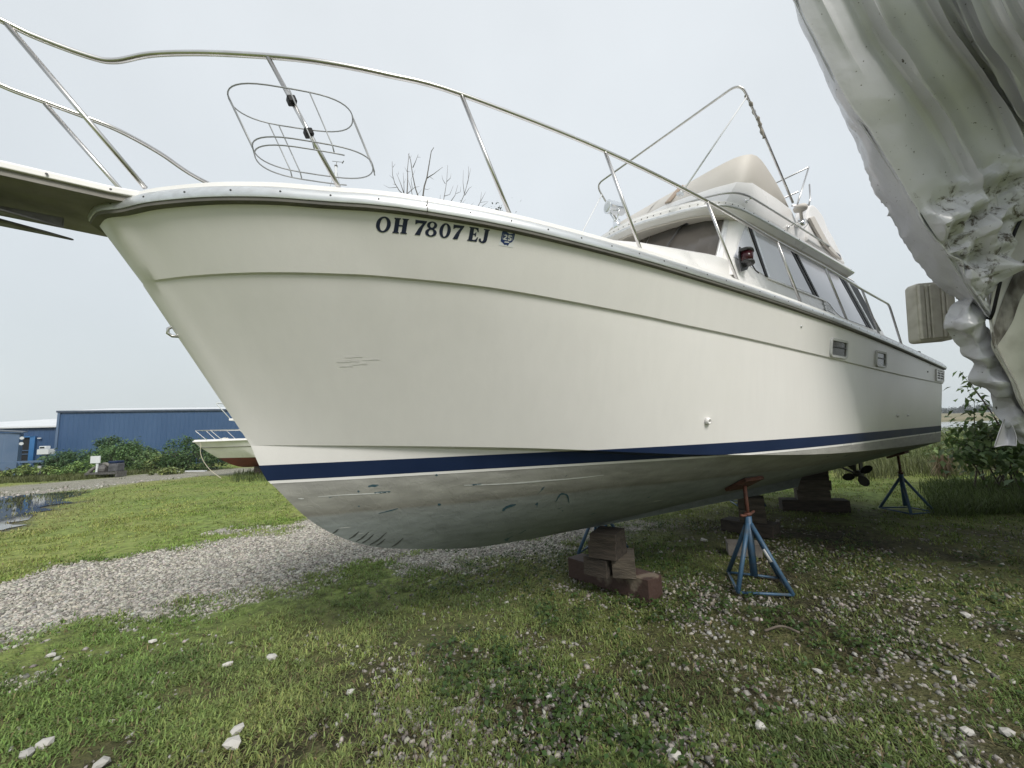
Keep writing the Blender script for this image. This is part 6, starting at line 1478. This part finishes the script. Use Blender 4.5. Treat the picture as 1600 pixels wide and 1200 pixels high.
P = px_strip(2600, -60, 420, 20.5, 24.5); mk = masks(P)[1] < .25; P = P[mk]; Pm = tuftify(P, 5, .12); blades('meadow_weeds', Pm, .26, .03, np.clip(np.array([.11, .125, .045])*rng.uniform(.6, 1.35, (len(Pm), 1)), 0, 1), .5, 'unmown weeds along the foot of the bushes')
P = px_strip(260, 372, 470, 16.5, 20.5); Pm = tuftify(P, 5, .08); blades('meadow_weeds', Pm, .20, .018, np.clip(np.array([.085, .115, .035])*rng.uniform(.6, 1.35, (len(Pm), 1)), 0, 1), .5, 'weeds round the block of the white cruiser')
P = PUDDLE[3]+rng.normal(0, 1, (900, 2))*np.array([2.2, 2.6])+np.array([-1.0, -3.5]); P = P[(fbm(P, .8) > .5)]; Pm = tuftify(P, 6, .09); blades('marsh_grass', Pm, .11, .03, np.clip(np.array([.10, .115, .05])*rng.uniform(.6, 1.3, (len(Pm), 1)), 0, 1), .7, 'grass islands standing in the puddle', 1)
# dry tuft by the stern
tq = at(1470, 700, 9.6); o = empty('dry_grass_tuft', (tq[0], tq[1], 0), 0, 'dry brown grass tuft hanging beside the yacht stern', 'grass tuft')
n = 170; a0 = rng.uniform(0, 6.28, n); V = []; F = []
for k in range(n):
    r_ = random.uniform(.1, .34); h_ = random.uniform(.35, .68); a = a0[k]; c, s_q = math.cos(a), math.sin(a); w_ = .008
    z3 = h_-random.uniform(.05, .35); e_ = (-s_q*w_, c*w_)
    for rr_, zz_, k_ in ((0, .1, 1), (r_*.6, h_, .8), (r_, z3, .3)): V += [(c*rr_+e_[0]*k_, s_q*rr_+e_[1]*k_, zz_), (c*rr_-e_[0]*k_, s_q*rr_-e_[1]*k_, zz_)]
    F += [(6*k, 6*k+1, 6*k+3, 6*k+2), (6*k+2, 6*k+3, 6*k+5, 6*k+4)]
mesh('blades', V, F, noisy('straw', (.34, .26, .16), (.22, .16, .10), scale=6, rough=.9), o, fix=False)

# ================================================================== STONES
STONE = tinted('limestone', .85, .25)
def stones(name, P, size, base, lab, var=.3, flat=.6, sink=.25):
    n = len(P); cube = np.array([(-1, -1, -1), (1, -1, -1), (1, 1, -1), (-1, 1, -1), (-1, -1, 1), (1, -1, 1), (1, 1, 1), (-1, 1, 1)], float)*.5
    cube[4:, :2] *= .62
    V = cube[None]*(1+rng.uniform(-.42, .42, (n, 8, 3))); s_ = size*np.minimum(np.exp(rng.normal(0, .46, n)), 2.1); V *= s_[:, None, None]*np.stack([rng.uniform(.8, 1.5, n), rng.uniform(.7, 1.1, n), flat*rng.uniform(.7, 1.2, n)], 1)[:, None]
    a = rng.uniform(0, 6.28, n); c, s = np.cos(a)[:, None], np.sin(a)[:, None]; x, y = V[..., 0].copy(), V[..., 1].copy(); V[..., 0] = x*c-y*s; V[..., 1] = x*s+y*c
    tl = rng.normal(0, .25, n)[:, None]; V[..., 2] += V[..., 0]*tl
    V[..., :2] += P[:, None]; V[..., 2] += (s_*flat*(.5-sink))[:, None]-.012
    b_ = (np.arange(n)*8)[:, None]
    T = [(0, 3, 2), (0, 2, 1), (4, 5, 6), (4, 6, 7), (0, 1, 5), (0, 5, 4), (1, 2, 6), (1, 6, 5), (2, 3, 7), (2, 7, 6), (3, 0, 4), (3, 4, 7)]
    F = np.concatenate([b_+np.array(t)[None] for t in T]); col_ = np.clip(np.array(base)*rng.uniform(1-var, 1+var, (n, 1))*(1+rng.normal(0, .03, (n, 3))), .03, .62)
    return tag(fast_mesh(name, V.reshape(-1, 3), F, STONE, None, np.repeat(col_, 8, 0)), lab, 'gravel', kind='stuff')
P = fan(190000, 3.0, 10, -58, 8, .9); dr = masks(P)[0]; P = P[rng.uniform(0, 1, len(P)) < dr]
stones('gravel', P, .0165, (.345, .328, .288), 'loose pale gravel of the drive', .55)
P = fan(9000, 9, 26, -58, -10, .9); mk = masks(P); P = P[rng.uniform(0, 1, len(P)) < np.maximum(mk[0], mk[1])]
stones('gravel', P, .05, (.33, .31, .285), 'coarser gravel along the far road', .35)
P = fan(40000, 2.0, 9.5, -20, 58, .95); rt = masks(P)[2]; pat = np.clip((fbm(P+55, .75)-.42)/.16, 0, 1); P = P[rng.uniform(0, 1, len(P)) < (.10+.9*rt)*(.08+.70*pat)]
stones('gravel', P, .0160, (.225, .21, .188), 'scattered limestone chips in the bare shaded soil', .45)  # same limestone in a darker colour, with the shade here painted in
P = fan(5200, 1.9, 9, -58, 58, .9); mk = masks(P); P = P[(rng.uniform(0, 1, len(P)) < (1-mk[0])*(fbm(P+5, .6) > .52))]
stones('gravel', P, .0165, (.33, .315, .29), 'stray pale stones in the grass', .35)
RK = [(370, 1143, .07, 'pale angular rock standing in the grass at the bottom left, upper of two'), (362, 1166, .085, 'pale rock in the grass just below an angular one at the bottom left'), (68, 1165, .075, 'pale flat rock in the grass near the lower left corner'), (42, 1182, .07, 'pale rock in the lower left corner of the lawn'),
      (355, 1040, .055, 'small round white rock alone in the left foreground grass'), (425, 1029, .08, 'long pale rock half sunk in the left foreground grass'), (160, 1195, .07, 'pale rock cut by the bottom edge at the left'), (80, 1025, .06, 'pale rock at the grass edge below the gravel drive'), (238, 1003, .055, 'pale rock just below the gravel drive edge'), (548, 1082, .05, 'small pale rock in the middle of the lawn'),
      (860, 1090, .055, 'pale rock right of the lawn middle, before the block stack'), (1188, 1136, .06, 'whitish rock in the weeds below the nearest jack stand'), (1055, 1183, .065, 'large pale rock at the bottom centre'), (1278, 1050, .05, 'grey rock in the bare soil right of centre'), (1510, 963, .065, 'pale rock in the shaded soil at the far right'), (1512, 1145, .055, 'flat pale rock in the lower right corner, left of another'), (1575, 1147, .055, 'flat pale rock closest to the right edge'), (1100, 845, .09, 'pale rock lying between the front blocks and the jack stand'), (962, 1150, .05, 'pinkish pale rock among chips below the block stack')]
for k, (px, py, s_, lab) in enumerate(RK):
    p = g(px, py); bm_ = bmesh.new(); bmesh.ops.create_icosphere(bm_, subdivisions=1, radius=s_*.5)
    for vv in bm_.verts: vv.co *= random.uniform(.72, 1.2); vv.co.z *= .62; vv.co.x *= 1.25
    m2 = bpy.data.meshes.new('rock'); bm_.to_mesh(m2); bm_.free(); a_ = m2.attributes.new('tint', 'FLOAT_COLOR', 'POINT'); v_ = random.uniform(.34, .52)
    a_.data.foreach_set('color', np.tile(np.array([v_, v_*.97, v_*.91, 1], np.float32), len(m2.vertices))); o = link('rock', m2, STONE); o.location = (p[0], p[1], s_*.14); o.rotation_euler = (0, 0, random.uniform(0, 6.28))
    tag(o, lab, 'rock', 'larger pale rocks on the ground')
for pts, lab in (([(1195, 990, .02), (1222, 986, .035), (1250, 993, .02)], 'thin grey twig lying in the shaded gravel'), ([(1500, 745, .05), (1525, 735, .3), (1560, 748, .2), (1590, 742, .1)], 'dead fallen branch before the bush at the right')):
    mb = MB(); mb.tube(smooth_path([tuple(g(px, py, 0)+np.array([0, 0, z])) for px, py, z in pts], 5), .009, 6); tag(mb.build('fallen_twig', TWIG, None, True), lab, 'twig')
